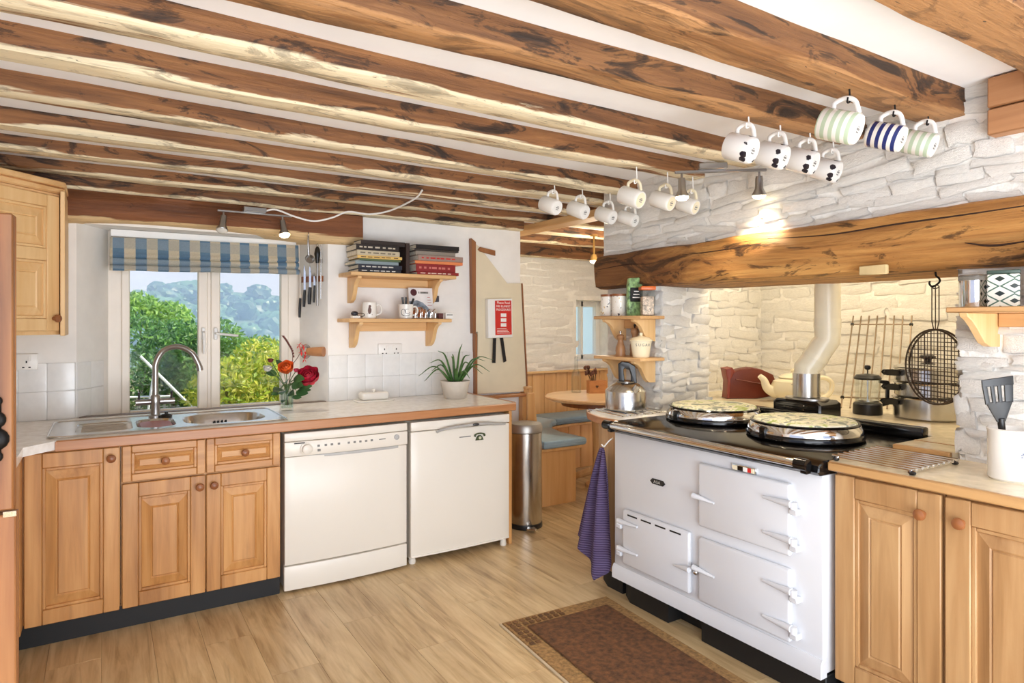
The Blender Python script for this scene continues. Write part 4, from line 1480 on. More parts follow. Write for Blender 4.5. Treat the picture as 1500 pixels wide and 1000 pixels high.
# blade built as bars between three open slots
tb.poly([(-.012, z0), (.012, z0), (.040, z0 + .06), (-.040, z0 + .06)], 'y', -.003, .003, .001, 1, Mv)
for a, c in ((-.046, -.032), (-.022, -.011), (-.001, .010), (.020, .046)):
    tb.poly([(a * .88, z0 + .055), (c * .88, z0 + .055), (c, z1 - .022), (a, z1 - .022)], 'y', -.003, .003, .001, 1, Mv)
tb.poly([(-.046, z1 - .026), (.047, z1 - .026), (.048, z1), (-.046, z1 - .004)], 'y', -.003, .003, .001, 1, Mv)
part('blade', su, tb, BLKPL)
part('shaft', su, B().tube([(0, 0, -.01), (0, 0, z0 + .01)], [.008, .010], 10, M=Mv), BLKPL)

# right hand shelf
s2 = thing('wall_shelf', 'pine bracket shelf on the stone pier at the right edge', 'shelf', (2.35, .7, 1.33))
part('board', s2, B().box(2.215, 2.47, .30, .965, 1.330, 1.347, .003), PINEY)
bp = [(2.468, 1.3295), (2.235, 1.3295), (2.24, 1.318), (2.27, 1.305), (2.30, 1.285), (2.33, 1.26), (2.36, 1.235), (2.40, 1.222), (2.468, 1.220)]
for yy in (.925, .42):
    part('bracket', s2, B().poly(bp, 'y', yy - .012, yy + .012, .002), PINE)
part('back_rail', s2, B().box(2.445, 2.468, .434, .911, 1.285, 1.3295, .002), PINEY)
cn = (2.335, .935, 1.347)
cno = thing('steel_canister', 'plain steel canister on the right hand shelf', 'canister', cn)
part('body', cno, B().lathe([(0, 0), (.040, 0), (.041, .004), (.041, .085), (0, .085)], cn, 28), CHROME)
part('lid', cno, B().lathe([(.0425, .0855), (.0425, .100), (.038, .103), (0, .104)], cn, 28), glass('frosted_lid', (225, 228, 226), .25, .3))
TIN = NT('geometric_tin')
tv_ = TIN.coords((1, 1, 1), rnd=False)
sx_ = TIN.new('ShaderNodeSeparateXYZ')
TIN.link(tv_, sx_.inputs[0])
uu = TIN.math('ADD', sx_.outputs['X'], TIN.math('MULTIPLY', sx_.outputs['Y'], 1.0))


def saw(x, per, off=0.0):
    f = TIN.math('FRACT', TIN.math('ADD', TIN.math('DIVIDE', x, per), off))
    return TIN.math('ABSOLUTE', TIN.math('SUBTRACT', f, .5))


dsum = TIN.math('ADD', saw(uu, .045), saw(sx_.outputs['Z'], .045, .1))
TIN.base(TIN.ramp(dsum, [(0, (24, 40, 34)), (.16, (24, 40, 34)), (.17, (226, 226, 214)), (.40, (226, 226, 214)), (.41, (70, 104, 88)), (.5, (70, 104, 88)), (.51, (226, 226, 214)), (.80, (226, 226, 214)), (.81, (24, 40, 34))], 'CONSTANT'))
TIN.set(Roughness=.3)
tn = (2.335, .855, 1.347)
tno = thing('patterned_tin', 'square tin with black and green diamond pattern', 'tin', tn)
Mz = Matrix.Translation(tn) @ Matrix.Rotation(.32, 4, 'Z')
part('body', tno, B().box(-.04, .04, -.04, .04, 0, .100, .004, 2, Mz), TIN.m)
part('lid', tno, B().box(-.041, .041, -.041, .041, .1005, .112, .003, 2, Mz), plain('tin_lid', (60, 78, 68), .35))
bt = (2.345, .760, 1.347)
bto = thing('white_bottle', 'white plastic bottle with blue label at the right edge', 'bottle', bt)
part('body', bto, B().lathe([(0, 0), (.038, 0), (.041, .006), (.041, .135), (.034, .165), (.018, .185), (.016, .20), (0, .20)], bt, 28), WHITEPL)
part('label', bto, B().lathe([(.0414, .045), (.0418, .046), (.0418, .085), (.0414, .086)], bt, 28), plain('blue_label', (38, 92, 190), .4))
lettering(bto, 'S', .03, Matrix.Translation(bt) @ frame((.70, -.714, 0), (0, 0, 1), (-.0415 * .714, -.0415 * .70, .066)), WHITEPR)

# left pier shelves
for zt, lab_ in ((1.334, 'upper pine bracket shelf with jars on the left stone pier'), (1.117, 'lower pine bracket shelf with wooden mills on the left stone pier')):
    sh = thing('wall_shelf', lab_, 'shelf', (2.38, 2.58, zt - .016), 'bracket shelves on the left pier')
    part('board', sh, B().box(2.295, 2.468, 2.395, 2.765, zt - .017, zt, .003), PINEY)
    q = zt - .0175
    bp = [(2.467, q), (2.312, q), (2.316, q - .012), (2.34, q - .02), (2.365, q - .04), (2.385, q - .075), (2.40, q - .10), (2.42, q - .115), (2.467, q - .117)]
    for yy in (2.475, 2.70):
        part('bracket', sh, B().poly(bp, 'y', yy - .014, yy + .014, .002), PINE)
    part('back_rail', sh, B().box(2.448, 2.4675, 2.4895, 2.6855, q - .05, q, .002), PINEY)
BIRD = NT('bird_printed_china')
bv = BIRD.coords((1, 1, 1))
bn_ = BIRD.noise(bv, 26, 4, 1.4)
bn2 = BIRD.noise(bv, 18, 3, .8)
bc = BIRD.ramp(bn_, [(.36, (60, 62, 76)), (.40, (238, 234, 224)), (.62, (238, 234, 224)), (.68, (210, 180, 110))])
BIRD.base(bc)
BIRD.set(Roughness=.2)
for (yy, lab_) in ((2.722, 'left china jar with bird print and wooden lid'), (2.630, 'right china jar with bird print and wooden lid')):
    j = (2.365, yy, 1.334)
    jo = thing('china_jar', lab_, 'jar', j, 'bird printed jars')
    part('body', jo, B().lathe([(0, 0), (.038, 0), (.041, .004), (.041, .108), (0, .108)], j, 28), BIRD.m)
    part('lid', jo, B().lathe([(.0, .1085), (.042, .1085), (.042, .120), (0, .121)], j, 28), KNOB)
pk = (2.385, 2.535, 1.334)
pko = thing('food_packet', 'green and black food packet folded at the top', 'packet', pk)
Mp = loc_rot(pk, .25)
part('bag', pko, B().poly([(-.040, 0), (.040, 0), (.041, .10), (.039, .165), (.036, .205), (-.034, .200), (-.040, .165), (-.042, .10)], 'y', -.022, .022, .010, 2, Mp), BIRD.m if False else plain('green_leaf_print', (120, 150, 100), .4, var=.5, vs=40))
part('label', pko, B().box(-.034, .036, -.0245, -.0215, .075, .150, .002, 1, Mp), plain('black_label', (28, 30, 30), .4))
for k in range(3):
    part('label_text', pko, B().box(-.022 + .004 * k, .02 - .003 * k, -.0256, -.0244, .095 + k * .016, .100 + k * .016, 0, 1, Mp), WHITEPR)
oj = (2.38, 2.435, 1.334)
ojo = thing('clip_lid_jar', 'clear jar with orange lid on the upper pier shelf', 'jar', oj)
Mo = loc_rot(oj)
part('body', ojo, B().box(-.036, .036, -.036, .036, 0, .132, .008, 2, Mo), CLEAR)
part('contents', ojo, B().box(-.030, .030, -.030, .030, .004, .10, .006, 2, Mo), plain('pale_pasta', (196, 178, 160), .6, var=.3, vs=70))
part('lid', ojo, B().box(-.038, .038, -.038, .038, .1325, .152, .004, 2, Mo), plain('orange_plastic', (228, 112, 40), .35))
mill = [(0, 0), (.026, 0), (.028, .008), (.025, .02), (.027, .03), (.026, .05), (.017, .075), (.015, .09), (.018, .10), (.022, .108), (.020, .118), (.012, .124), (0, .125)]
MILLW = wood('mill_wood', (134, 92, 58), (170, 126, 86), (190, 148, 108), 'z', .4)
for (xx, yy, k, lab_) in ((2.35, 2.605, .95, 'short turned wooden salt mill on the lower pier shelf'), (2.425, 2.575, 1.22, 'taller turned wooden pepper mill on the lower pier shelf')):
    m_ = (xx, yy, 1.117)
    mo_ = thing('wooden_mill', lab_, 'mill', m_, 'wooden mills')
    part('body', mo_, B().lathe([(r, z * k) for r, z in mill], m_, 20), MILLW)
    part('knob', mo_, B().lathe([(0, .125 * k), (.004, .125 * k), (.004, .131 * k), (.007, .134 * k), (.006, .142 * k), (0, .144 * k)], m_, 10), BLKPL if k > 1 else STEEL)
sg = (2.365, 2.465, 1.117)
sgo = thing('sugar_bowl', 'cream lidded china bowl lettered SUGAR', 'bowl', sg)
part('body', sgo, B().lathe([(0, 0), (.040, 0), (.043, .004), (.054, .075), (.056, .085), (0, .085)], sg, 32), CREAM)
part('lid', sgo, B().lathe([(.060, .0855), (.061, .090), (.045, .104), (.015, .111), (.007, .115), (.010, .122), (.007, .129), (0, .130)], sg, 32), CREAM)
for k, chh in enumerate('SUGAR'):
    a = -2.13 - .32 + .0 + (k - 2) * .32 + .32
    lettering(sgo, chh, .020, Matrix.Translation(sg) @ frame((-math.sin(a), math.cos(a), 0), (.12 * math.cos(a), .12 * math.sin(a), 1), (.0545 * math.cos(a), .0545 * math.sin(a), .066)), PRINTG)
# tea towel on a hook
tw_ = thing('tea_towel', 'purple waffle tea towel hanging from a hook beside the range', 'towel', (2.04, 2.38, .7))
TWL = NT('purple_waffle')
tvv = TWL.coords((1, 1, 1), rnd=False)
wv = TWL.new('ShaderNodeTexWave')
wv.bands_direction = 'Z'
wv.inputs['Scale'].default_value = 28
wv.inputs['Distortion'].default_value = .6
TWL.link(tvv, wv.inputs['Vector'])
TWL.base(TWL.ramp(wv.outputs['Fac'], [(.1, (98, 80, 122)), (.6, (128, 110, 152)), (1, (142, 124, 166))]))
TWL.set(Roughness=.95)
TWL.bump(wv.outputs['Fac'], .6, .006)


def towel(u, v):
    bz = [(0, .22), (.3, .175), (.5, .13), (.68, .065), (.86, .11), (1, .2)]
    for (a0, b0), (a1, b1) in zip(bz, bz[1:]):
        if a0 <= u <= a1 + 1e-6:
            zb_ = b0 + (b1 - b0) * (u - a0) / (a1 - a0)
            break
    z = .70 - v * (.70 - zb_)
    wl_ = .012 + .190 * v ** .75
    wr_ = .014 + .062 * v ** .6
    y = 2.372 + wl_ * (1 - u) - wr_ * u
    fold = math.sin(u * 15 + 1.0) * .020 * min(1, v * 3 + .12) + math.sin(u * 6 + v * 2) * .014 * v
    x = 2.022 + fold - .018 * v
    return (x, y, z)


part('cloth', tw_, B().grid(towel, 44, 30, .004), TWL.m, sharp=80)
single('towel_hook', 'small white hook holding the purple tea towel', 'hook', B().tube(spline([(2.066, 2.345, .745), (2.045, 2.345, .735), (2.036, 2.36, .715), (2.034, 2.372, .702), (2.03, 2.385, .712)], 5), .003, 6), WHITEPL, (2.06, 2.345, .745))
# door mat
mt = thing('door_mat', 'brown ribbed door mat in front of the range cooker', 'mat', (1.75, 1.6, 0))
COIR = plain('coir_border', (150, 116, 72), .95, bump=(160, .6, .004), var=.2, vs=60)
PILE = plain('brown_mat_pile', (100, 66, 38), .95, bump=(120, .9, .006), var=.26, vs=45)
Mm = Matrix.Translation((1.447, 2.356, 0)) @ Matrix.Rotation(math.radians(-3.5), 4, 'Z')
part('border', mt, B().box(0, .56, -1.3, 0, .001, .009, .003, 1, Mm), COIR)
part('pile', mt, B().box(.075, .50, -1.26, -.085, .0095, .017, .004, 1, Mm), PILE)
gq = []
for i in range(2):
    for j in range(7):
        gq.append((.012 + i * .028, -.038 - j * .032))
for i in range(7):
    gq.append((.075 + i * .031, -.038))
    gq.append((.075 + i * .031, -.068))
SQ = plain('mat_square', (104, 72, 42), .95, var=.2)
for (a, c) in gq:
    part('raised_square', mt, B().box(a, a + .022, c, c + .022, .0085, .014, .003, 1, Mm), SQ)
part('edge_strip', mt, B().box(-.012, -.0005, -1.3, .002, .0005, .006, .001, 1, Mm), plain('pale_mat_edge', (196, 178, 150), .8))

# ------------------------------------------------------------------ dining nook
pn_ = thing('panelling', 'vertical pine board panelling round the nook bench', 'panelling', (3.5, 4.9, .4), kind='structure')
for k in range(16):
    x0 = 2.545 + k * .134
    part('plank', pn_, B().box(x0 + .001, x0 + .132, 4.905 + RND.uniform(0, .003), 4.935, .05, .825, .004), PANEL)
for k in range(8):
    y0 = 3.80 + k * .134
    part('plank', pn_, B().box(2.528, 2.556 + RND.uniform(0, .003), y0 + .001, min(y0 + .132, 4.90), .05, .825, .004), PANEL)
part('cap_rail', pn_, B().box(2.562, 4.74, 4.875, 4.93, .826, .845, .004), PINEX)
part('cap_rail', pn_, B().box(2.526, 2.585, 3.79, 4.874, .826, .845, .004), PINEY)
be = thing('corner_bench', 'built in pine corner bench with boarded front', 'bench', (2.9, 4.3, 0))
outer = [(2.60, 3.70), (2.60, 4.86), (4.45, 4.86)]
part('end_panel', be, B().box(2.60, 2.905, 3.695, 3.72, 0, .385, .003), PANEL)
seat = [(2.59, 3.68), (2.95, 3.68), (2.94, 3.95), (3.02, 4.22), (3.22, 4.44), (3.5, 4.50), (4.45, 4.50), (4.45, 4.87), (2.59, 4.87)]
part('seat', be, B().poly(seat, 'z', .386, .408, .003), PANEL)
fp_ = [(2.905, 3.722), (2.90, 3.95), (2.98, 4.245), (3.19, 4.475), (3.48, 4.535), (4.45, 4.535)]
for (a, c) in zip(fp_, fp_[1:]):
    d = Vector((c[0] - a[0], c[1] - a[1], 0))
    n = max(1, round(d.length / .13))
    u = d.normalized()
    for k in range(n):
        p0 = Vector((a[0], a[1], 0)) + d * (k / n)
        M_ = frame(u, (0, 0, 1), p0)
        part('board', be, B().box(.001, d.length / n - .001, 0, .385, -.02, 0, .003, 1, M_), PANEL)
part('upright', be, B().poly([(2.45, 0), (2.575, 0), (2.555, .4), (2.512, .815), (2.455, .815)], 'y', 3.655, 3.678, .004), PANEL)
BLUE = plain('pale_blue_vinyl', (156, 184, 204), .38, var=.05, bump=(5, .15, .01))
BLUED = plain('dusty_blue_vinyl', (124, 148, 166), .42, var=.05, bump=(5, .15, .01))
for pts, mat_, lab_ in (([(2.60, 3.665), (2.975, 3.665), (2.965, 3.95), (3.03, 4.185), (2.62, 4.185)], BLUE, 'pale blue bench cushion nearest the steel bin'),
                        ([(2.62, 4.192), (3.035, 4.192), (3.23, 4.43), (3.30, 4.47), (3.22, 4.84), (2.62, 4.84)], BLUE, 'pale blue cushion in the corner of the nook bench'),
                        ([(3.308, 4.472), (3.5, 4.49), (4.40, 4.49), (4.40, 4.84), (3.228, 4.84)], BLUED, 'duller blue bench cushion under the small window')):
    c_ = thing('bench_cushion', lab_, 'cushion', (pts[0][0], pts[0][1], .41), 'nook bench cushions')
    part('pad', c_, B().poly(pts, 'z', .4085, .465, .018, 3), mat_)
    part('piping', c_, B().tube([(x, y, .437) for x, y in pts], .004, 6, closed=True), mat_)
rt_ = thing('round_table', 'round pale wooden dining table in the nook', 'table', (3.325, 3.95, 0))
part('top', rt_, B().lathe([(0, .690), (.40, .690), (.418, .697), (.42, .712), (.412, .72), (0, .72)], (3.325, 3.95, 0), 48), wood('pale_table_top', (206, 164, 116), (224, 184, 138), (238, 206, 164), 'x', .28))
part('apron', rt_, B().lathe([(.27, .645), (.29, .645), (.29, .6895), (.27, .6895)], (3.325, 3.95, 0), 32), KNOB)
part('pedestal', rt_, B().lathe([(.10, 0), (.10, .02), (.045, .06), (.04, .3), (.05, .5), (.04, .6), (.10, .69), (0, .69)], (3.325, 3.95, 0), 20), PINE)
for k in range(3):
    a = 2.3 + k * 2.094
    part('foot', rt_, B().tube([(3.325 + .05 * math.cos(a), 3.95 + .05 * math.sin(a), .12), (3.325 + .2 * math.cos(a), 3.95 + .2 * math.sin(a), .06), (3.325 + .32 * math.cos(a), 3.95 + .32 * math.sin(a), .022)], [.03, .026, .022], 8), PINE)
bo = (3.31, 4.21, .72)
boo = thing('glass_bottle', 'clear swing top glass bottle on the round table', 'bottle', bo)
part('body', boo, B().lathe([(0, 0), (.038, 0), (.042, .006), (.042, .13), (.036, .165), (.017, .20), (.015, .275), (.018, .285), (.018, .295), (.013, .295), (.012, .2), (.030, .16), (.038, .13), (.038, .008), (0, .006)], bo, 24), CLEAR)
part('stopper', boo, B().lathe([(0, .28), (.011, .28), (.011, .30), (.014, .304), (.010, .312), (0, .314)], bo, 14), CERAM)
hx_ = (3.43, 4.09, .72)
hbo = thing('wooden_caddy', 'small wooden caddy box with heart cut-out on the round table', 'box', hx_)
Mh = loc_rot(hx_, .15)
part('box', hbo, B().box(-.075, .075, -.045, .045, 0, .008, 0, 1, Mh).box(-.075, .075, -.045, -.037, .0085, .105, .002, 1, Mh).box(-.075, .075, .037, .045, .0085, .105, .002, 1, Mh).box(-.075, -.067, -.0365, .0365, .0085, .105, .002, 1, Mh).box(.067, .075, -.0365, .0365, .0085, .105, .002, 1, Mh), wood('caddy_wood', (170, 108, 60), (200, 138, 84), (214, 156, 102), 'x', .5))
part('heart', hbo, B().poly([(-.010, .042), (.002, .056), (.002, .062), (-.002, .066), (-.007, .065), (-.010, .061), (-.013, .065), (-.018, .066), (-.022, .062), (-.022, .056)], 'y', -.0462, -.0448, 0, 1, Mh), plain('heart_cut', (60, 34, 18), .8), 'dark heart cut-out')
dp = thing('dried_flowers', 'dried brown flower stems standing in the wooden caddy', 'flowers', (3.42, 4.10, .73))
r3 = random.Random(4)
for k in range(9):
    a, c = r3.uniform(-.10, .04), r3.uniform(-.03, .05)
    p0 = Vector((3.42 + r3.uniform(-.03, .03), 4.10 + r3.uniform(-.02, .02), .735))
    p1 = p0 + Vector((a * .5, c * .5, .10))
    p2 = p0 + Vector((a, c, r3.uniform(.14, .20)))
    part('stem', dp, B().tube(spline([p0, p1, p2], 4), .0025, 5), plain('dried_stem', (90, 70, 48), .9) if k == 0 else bpy.data.materials['dried_stem'])
    part('head', dp, B().ball(p2, .014, 8, (1, 1, 1.5)).jitter(.006, 60), plain('dried_head', (104, 66, 54), .9) if k == 0 else bpy.data.materials['dried_head'])
# small spotlight in the nook
ns = thing('ceiling_spot', 'small lit brass ceiling spot in the dining nook', 'ceiling light', (3.30, 3.97, 1.9))
part('stem', ns, B().tube([(3.30, 3.97, 1.99), (3.30, 3.97, 1.83)], .008, 8).lathe([(0, 0), (.03, 0), (.03, .012), (0, .012)], (3.30, 3.97, 1.985), 16), plain('brass', (176, 140, 84), .3, .9))
part('shade', ns, B().lathe([(.012, .05), (.02, .05), (.036, 0), (.033, 0), (.018, .046)], (3.30, 3.97, 1.79), 20), bpy.data.materials['brass'])
part('bulb', ns, B().lathe([(0, .045), (.015, .044), (.032, .004), (.030, -.012), (0, -.024)], (3.30, 3.97, 1.79), 18), BULB)

# pedal bin
pb_ = (2.285, 3.43, 0)
pbo = thing('pedal_bin', 'slim brushed steel pedal bin between the fridge and the bench', 'bin', pb_)
part('body', pbo, B().lathe([(0, .03), (.104, .03), (.105, .035), (.105, .60), (0, .60)], pb_, 40), STEEL)
part('base', pbo, B().lathe([(0, 0), (.108, 0), (.110, .006), (.108, .0295), (0, .0295)], pb_, 40), BLKPL)
part('lid', pbo, B().lathe([(.106, .603), (.109, .606), (.109, .640), (.100, .656), (.06, .664), (0, .666)], pb_, 40), plain('satin_lid', (176, 172, 166), .4, .9))
Mb = loc_rot(pb_, -.1)
part('pedal', pbo, B().poly([(.02, -.15), (.075, -.165), (.085, -.14), (.06, -.09), (.02, -.09)], 'z', .012, .026, .004, 1, Mb), STEEL)

# hatch board, blanket box
HB = plain('cream_hatch_paint', (226, 214, 186), .5, var=.015)
hbd = thing('hatch_board', 'tall cream painted angled board with brown edges right of the aloe', 'board', (2.3, 3.83, .81))
bl_ = [(2.148, .812), (2.554, .807), (2.508, 1.577), (2.392, 1.573), (2.17, 1.813), (2.135, 1.835), (2.135, 1.235), (2.155, 1.235)]
part('board', hbd, B().poly(bl_, 'y', 3.818, 3.842, .002), HB)
EB = wood('brown_edge_strip', (110, 66, 36), (146, 94, 56), (164, 112, 72), 'z', .45)
part('edge_strip', hbd, B().poly([(2.10, 1.868), (2.134, 1.845), (2.134, 1.225), (2.110, 1.225)], 'y', 3.806, 3.846, .002), EB)
part('edge_strip', hbd, B().poly([(2.128, 1.2245), (2.147, 1.2245), (2.147, .80), (2.132, .80)], 'y', 3.808, 3.846, .002), EB)
part('edge_strip', hbd, B().poly([(2.5095, 1.577), (2.518, 1.577), (2.565, .807), (2.555, .807)], 'y', 3.812, 3.846, .001), EB)
part('turn_button', hbd, B().poly([(2.150, 1.795), (2.165, 1.812), (2.285, 1.795), (2.285, 1.760), (2.165, 1.782)], 'y', 3.80, 3.8175, .003), EB)
part('ledge', hbd, B().box(2.11, 2.57, 3.76, 3.845, .780, .799, .003), EDGE)
part('leg', hbd, B().box(2.50, 2.545, 3.79, 3.84, 0, .779, .003), PANEL)
bx = thing('fire_blanket', 'white box with red panel and two black pull straps on the cream board', 'fire blanket', (2.31, 3.79, 1.2))
part('box', bx, B().poly([(2.213, 1.192), (2.410, 1.196), (2.406, 1.466), (2.208, 1.459)], 'y', 3.775, 3.8175, .006, 2), WHITEPL)
part('red_panel', bx, B().poly([(2.268, 1.212), (2.400, 1.216), (2.396, 1.452), (2.264, 1.448)], 'y', 3.773, 3.7752), RED)
fm = lambda x, z: frame((1, 0, 0), (0, 0, 1), (x, 3.7722, z))
lettering(bx, 'Please Read', .022, fm(2.331, 1.435), WHITEPR)
lettering(bx, 'FIRE BLANKET', .022, fm(2.331, 1.410), WHITEPR, sx=.82)
lettering(bx, 'PROCEDURES', .022, fm(2.331, 1.387), WHITEPR, sx=.85)
for k in range(3):
    part('instruction_panel', bx, B().box(2.310, 2.354, 3.7715, 3.7729, 1.338 - k * .034, 1.362 - k * .034), WHITEPR)
for k in range(4):
    part('instruction_line', bx, B().box(2.28, 2.385 - .01 * k, 3.7715, 3.7729, 1.225 + k * .010, 1.228 + k * .010), WHITEPR)
STRAP = plain('black_strap', (18, 17, 18), .7)
part('strap', bx, B().poly([(2.262, 1.191), (2.285, 1.1915), (2.279, 1.02), (2.255, 1.022)], 'y', 3.790, 3.797, .001), STRAP)
part('strap', bx, B().poly([(2.318, 1.193), (2.341, 1.1935), (2.368, 1.03), (2.345, 1.022)], 'y', 3.790, 3.797, .001), STRAP)

# ------------------------------------------------------------------ bracket shelves with books
SX0, SX1 = 1.205, 1.885
sdepth = 3.612
for zt, x0, x1, bx_, lab_ in ((1.594, 1.203, 1.884, (1.27, 1.80), 'upper pine bracket shelf holding two stacks of cook books'), (1.322, 1.195, 1.852, (1.28, 1.79), 'lower pine bracket shelf holding two mugs and a magazine')):
    sh = thing('wall_shelf', lab_, 'shelf', (1.54, 3.73, zt - .02), 'bracket shelves on the window wall')
    part('board', sh, B().box(x0, x1, sdepth, 3.846, zt - .022, zt, .003), PINEX)
    q = zt - .0225
    bp = [(3.846, q), (3.655, q), (3.658, q - .012), (3.69, q - .022), (3.72, q - .05), (3.74, q - .10), (3.765, q - .135), (3.80, q - .152), (3.846, q - .155)]
    for xx in bx_:
        part('bracket', sh, B().poly(bp, 'x', xx - .013, xx + .013, .003), PINE)
    part('back_rail', sh, B().box(bx_[0] + .0135, bx_[1] - .0135, 3.825, 3.846, q - .055, q, .002), PINEX)


def book(label, x0, x1, y0, y1, z, h, col, tilt=0.0, mark=None, group='cook books on the upper shelf', paper=True):
    bk = thing('book', label, 'book', ((x0 + x1) / 2, (y0 + y1) / 2, z), group)
    cov = plain('book_cover', col, .45, var=.04)
    cx, cy = (x0 + x1) / 2, (y0 + y1) / 2
    M_ = Matrix.Translation((cx, cy, z)) @ Matrix.Rotation(tilt, 4, 'Z')
    hx, hy = (x1 - x0) / 2, (y1 - y0) / 2
    t = min(.003, h * .12)
    b = B()
    # spine faces the room (-y)
    b.box(-hx, hx, -hy, hy, 0, t, .0006, 1, M_).box(-hx, hx, -hy, hy, h - t, h, .0006, 1, M_).box(-hx, hx, -hy, -hy + t, t, h - t, 0, 1, M_)
    part('cover', bk, b, cov)
    part('pages', bk, B().box(-hx + .003, hx - .003, -hy + t + .0005, hy - .003, t + .0003, h - t - .0003, 0, 1, M_), PAPER)
    if mark:
        mm = plain('spine_print', mark, .5) if ('spine_print_%d%d%d' % mark) not in bpy.data.materials else bpy.data.materials['spine_print_%d%d%d' % mark]
        mm.name = 'spine_print_%d%d%d' % mark
        lb = B()
        x = -hx * .85
        rr = random.Random(int(z * 1000))
        while x < hx * .7:
            l = rr.uniform(.012, .035)
            lb.box(x, x + l, -hy - .0006, -hy + .0006, h * .38, h * .64, 0, 1, M_)
            x += l + rr.uniform(.006, .02)
        o = part('spine_lettering', bk, lb, mm)
        o['kind'] = 'stuff'
    return bk


z = 1.594
for h, x0, x1, y0, c, tl, mk, lb in (
        (.020, 1.255, 1.520, 3.636, (26, 28, 40), .0, (210, 206, 196), 'navy cook book at the very bottom of the left stack'),
        (.026, 1.255, 1.525, 3.632, (30, 34, 50), -.01, (200, 198, 190), 'navy cook book second from the bottom of the left stack'),
        (.020, 1.235, 1.505, 3.640, (138, 152, 156), .02, None, 'grey blue cook book in the left stack'),
        (.012, 1.260, 1.515, 3.630, (86, 104, 70), .01, None, 'thin green cook book in the left stack'),
        (.018, 1.25, 1.525, 3.630, (222, 184, 104), -.02, (90, 60, 30), 'yellow spined cook book in the left stack'),
        (.030, 1.245, 1.51, 3.634, (196, 184, 156), .01, (120, 110, 92), 'thick beige cook book in the left stack'),
        (.034, 1.240, 1.505, 3.630, (34, 26, 24), .0, (200, 190, 170), 'black cook book second from the top of the left stack'),
        (.028, 1.275, 1.555, 3.66, (52, 42, 38), .03, None, 'dark brown wide book on top of the left stack')):
    book(lb, x0, x1, y0, y0 + .185, z, h, c, tl, mk)
    z += h + .0006
ub = thing('book', 'brown hardback standing upright between the two book stacks', 'book', (1.565, 3.72, 1.594), 'cook books on the upper shelf')
part('cover', ub, B().box(1.556, 1.559, 3.645, 3.83, 1.595, 1.782, .0006).box(1.577, 1.580, 3.645, 3.83, 1.595, 1.782, .0006).box(1.5592, 1.5768, 3.645, 3.648, 1.595, 1.782), plain('brown_cover', (58, 40, 34), .45))
part('pages', ub, B().box(1.5595, 1.5765, 3.6485, 3.826, 1.598, 1.779), PAPER)
z = 1.594
for h, x0, x1, y0, c, tl, mk, lb in (
        (.018, 1.620, 1.905, 3.622, (140, 34, 32), .0, (236, 214, 200), 'thin red book at the bottom of the right stack'),
        (.048, 1.615, 1.885, 3.630, (142, 34, 36), .005, (206, 120, 110), 'thick dark red book low in the right stack'),
        (.018, 1.61, 1.935, 3.625, (226, 134, 82), -.015, None, 'wide orange book in the right stack'),
        (.034, 1.625, 1.935, 3.622, (158, 132, 120), .01, (196, 48, 40), 'thick grey and red patterned book in the right stack'),
        (.026, 1.620, 1.89, 3.64, (150, 138, 124), -.01, None, 'plain taupe book in the right stack'),
        (.010, 1.600, 1.905, 3.625, (60, 54, 50), .015, None, 'thin charcoal book second from the top of the right stack'),
        (.026, 1.612, 1.908, 3.622, (30, 24, 24), .0, None, 'black hardback on top of the right stack')):
    book(lb, x0, x1, y0, y0 + .19, z, h, c, tl, mk)
    z += h + .0006
# lower shelf
LZ = 1.322


def cup(name, label, p, mat, r=.04, h=.095, hang=0.0, wide=1.0):
    t = thing(name, label, 'mug', p)
    Mq = Matrix.Translation(p) @ Matrix.Rotation(hang, 4, 'Z')
    part('body', t, B().lathe([(0, 0), (r * .92, 0), (r, .004), (r * wide, h - .002), (r * wide - .002, h), (r * wide - .004, h - .002), (r - .004, .006), (0, .006)], (0, 0, 0), 30, Mq), mat)
    part('handle', t, B().tube(spline([(r * .96, 0, h * .8), (r + .018, 0, h * .84), (r + .03, 0, h * .62), (r + .024, 0, h * .34), (r * .96, 0, h * .22)], 5), .0055, 8, M=Mq), CERAM)
    return t, Mq


c1, M1 = cup('mug', 'white mug with brown bird print on the lower shelf', (1.345, 3.70, LZ), CERAM, .042, .098, -.25)
BRN = plain('brown_print', (96, 58, 44), .5)
a0 = -2.0
bird = [(-.004, .026), (.004, .028), (.010, .040), (.011, .055), (.006, .066), (.010, .074), (.004, .082), (-.004, .080), (-.006, .068), (-.010, .05), (-.009, .038)]


def wrap_print(t, p, r, outline, ang, mat, name):
    b = B()
    f, k = [], []
    for (x, z) in outline:
        a = ang + x / r
        f.append(b.bm.verts.new((p[0] + (r + .0008) * math.cos(a), p[1] + (r + .0008) * math.sin(a), p[2] + z)))
    b.bm.faces.new(f)
    return part(name, t, b, mat)


wrap_print(c1, (1.345, 3.70, LZ), .0422, bird, -1.9, BRN, 'bird_print')
wrap_print(c1, (1.345, 3.70, LZ), .0422, [(-.016, .026), (.016, .022), (.018, .025), (-.014, .030)], -1.9, BRN, 'branch_print')
c2, M2 = cup('mug', 'white mug with swirling black line print holding black markers', (1.578, 3.70, LZ), CERAM, .043, .090, -.25, 1.08)
sw = B()
for (cx0, cz0, rx, rz, t0, t1) in ((-.016, .040, .013, .018, 0, 5.0), (.010, .045, .016, .014, 1.2, 6.0), (.0, .03, .026, .012, 3.4, 6.2)):
    pts = []
    for k in range(14):
        t = t0 + (t1 - t0) * k / 13
        a = -1.95 + (cx0 + rx * math.cos(t)) / .0445
        pts.append((1.578 + .0452 * math.cos(a), 3.70 + .0452 * math.sin(a), LZ + cz0 + rz * math.sin(t)))
    sw.tube(pts, .0014, 5)
part('line_print', c2, sw, PRINT)['kind'] = 'stuff'
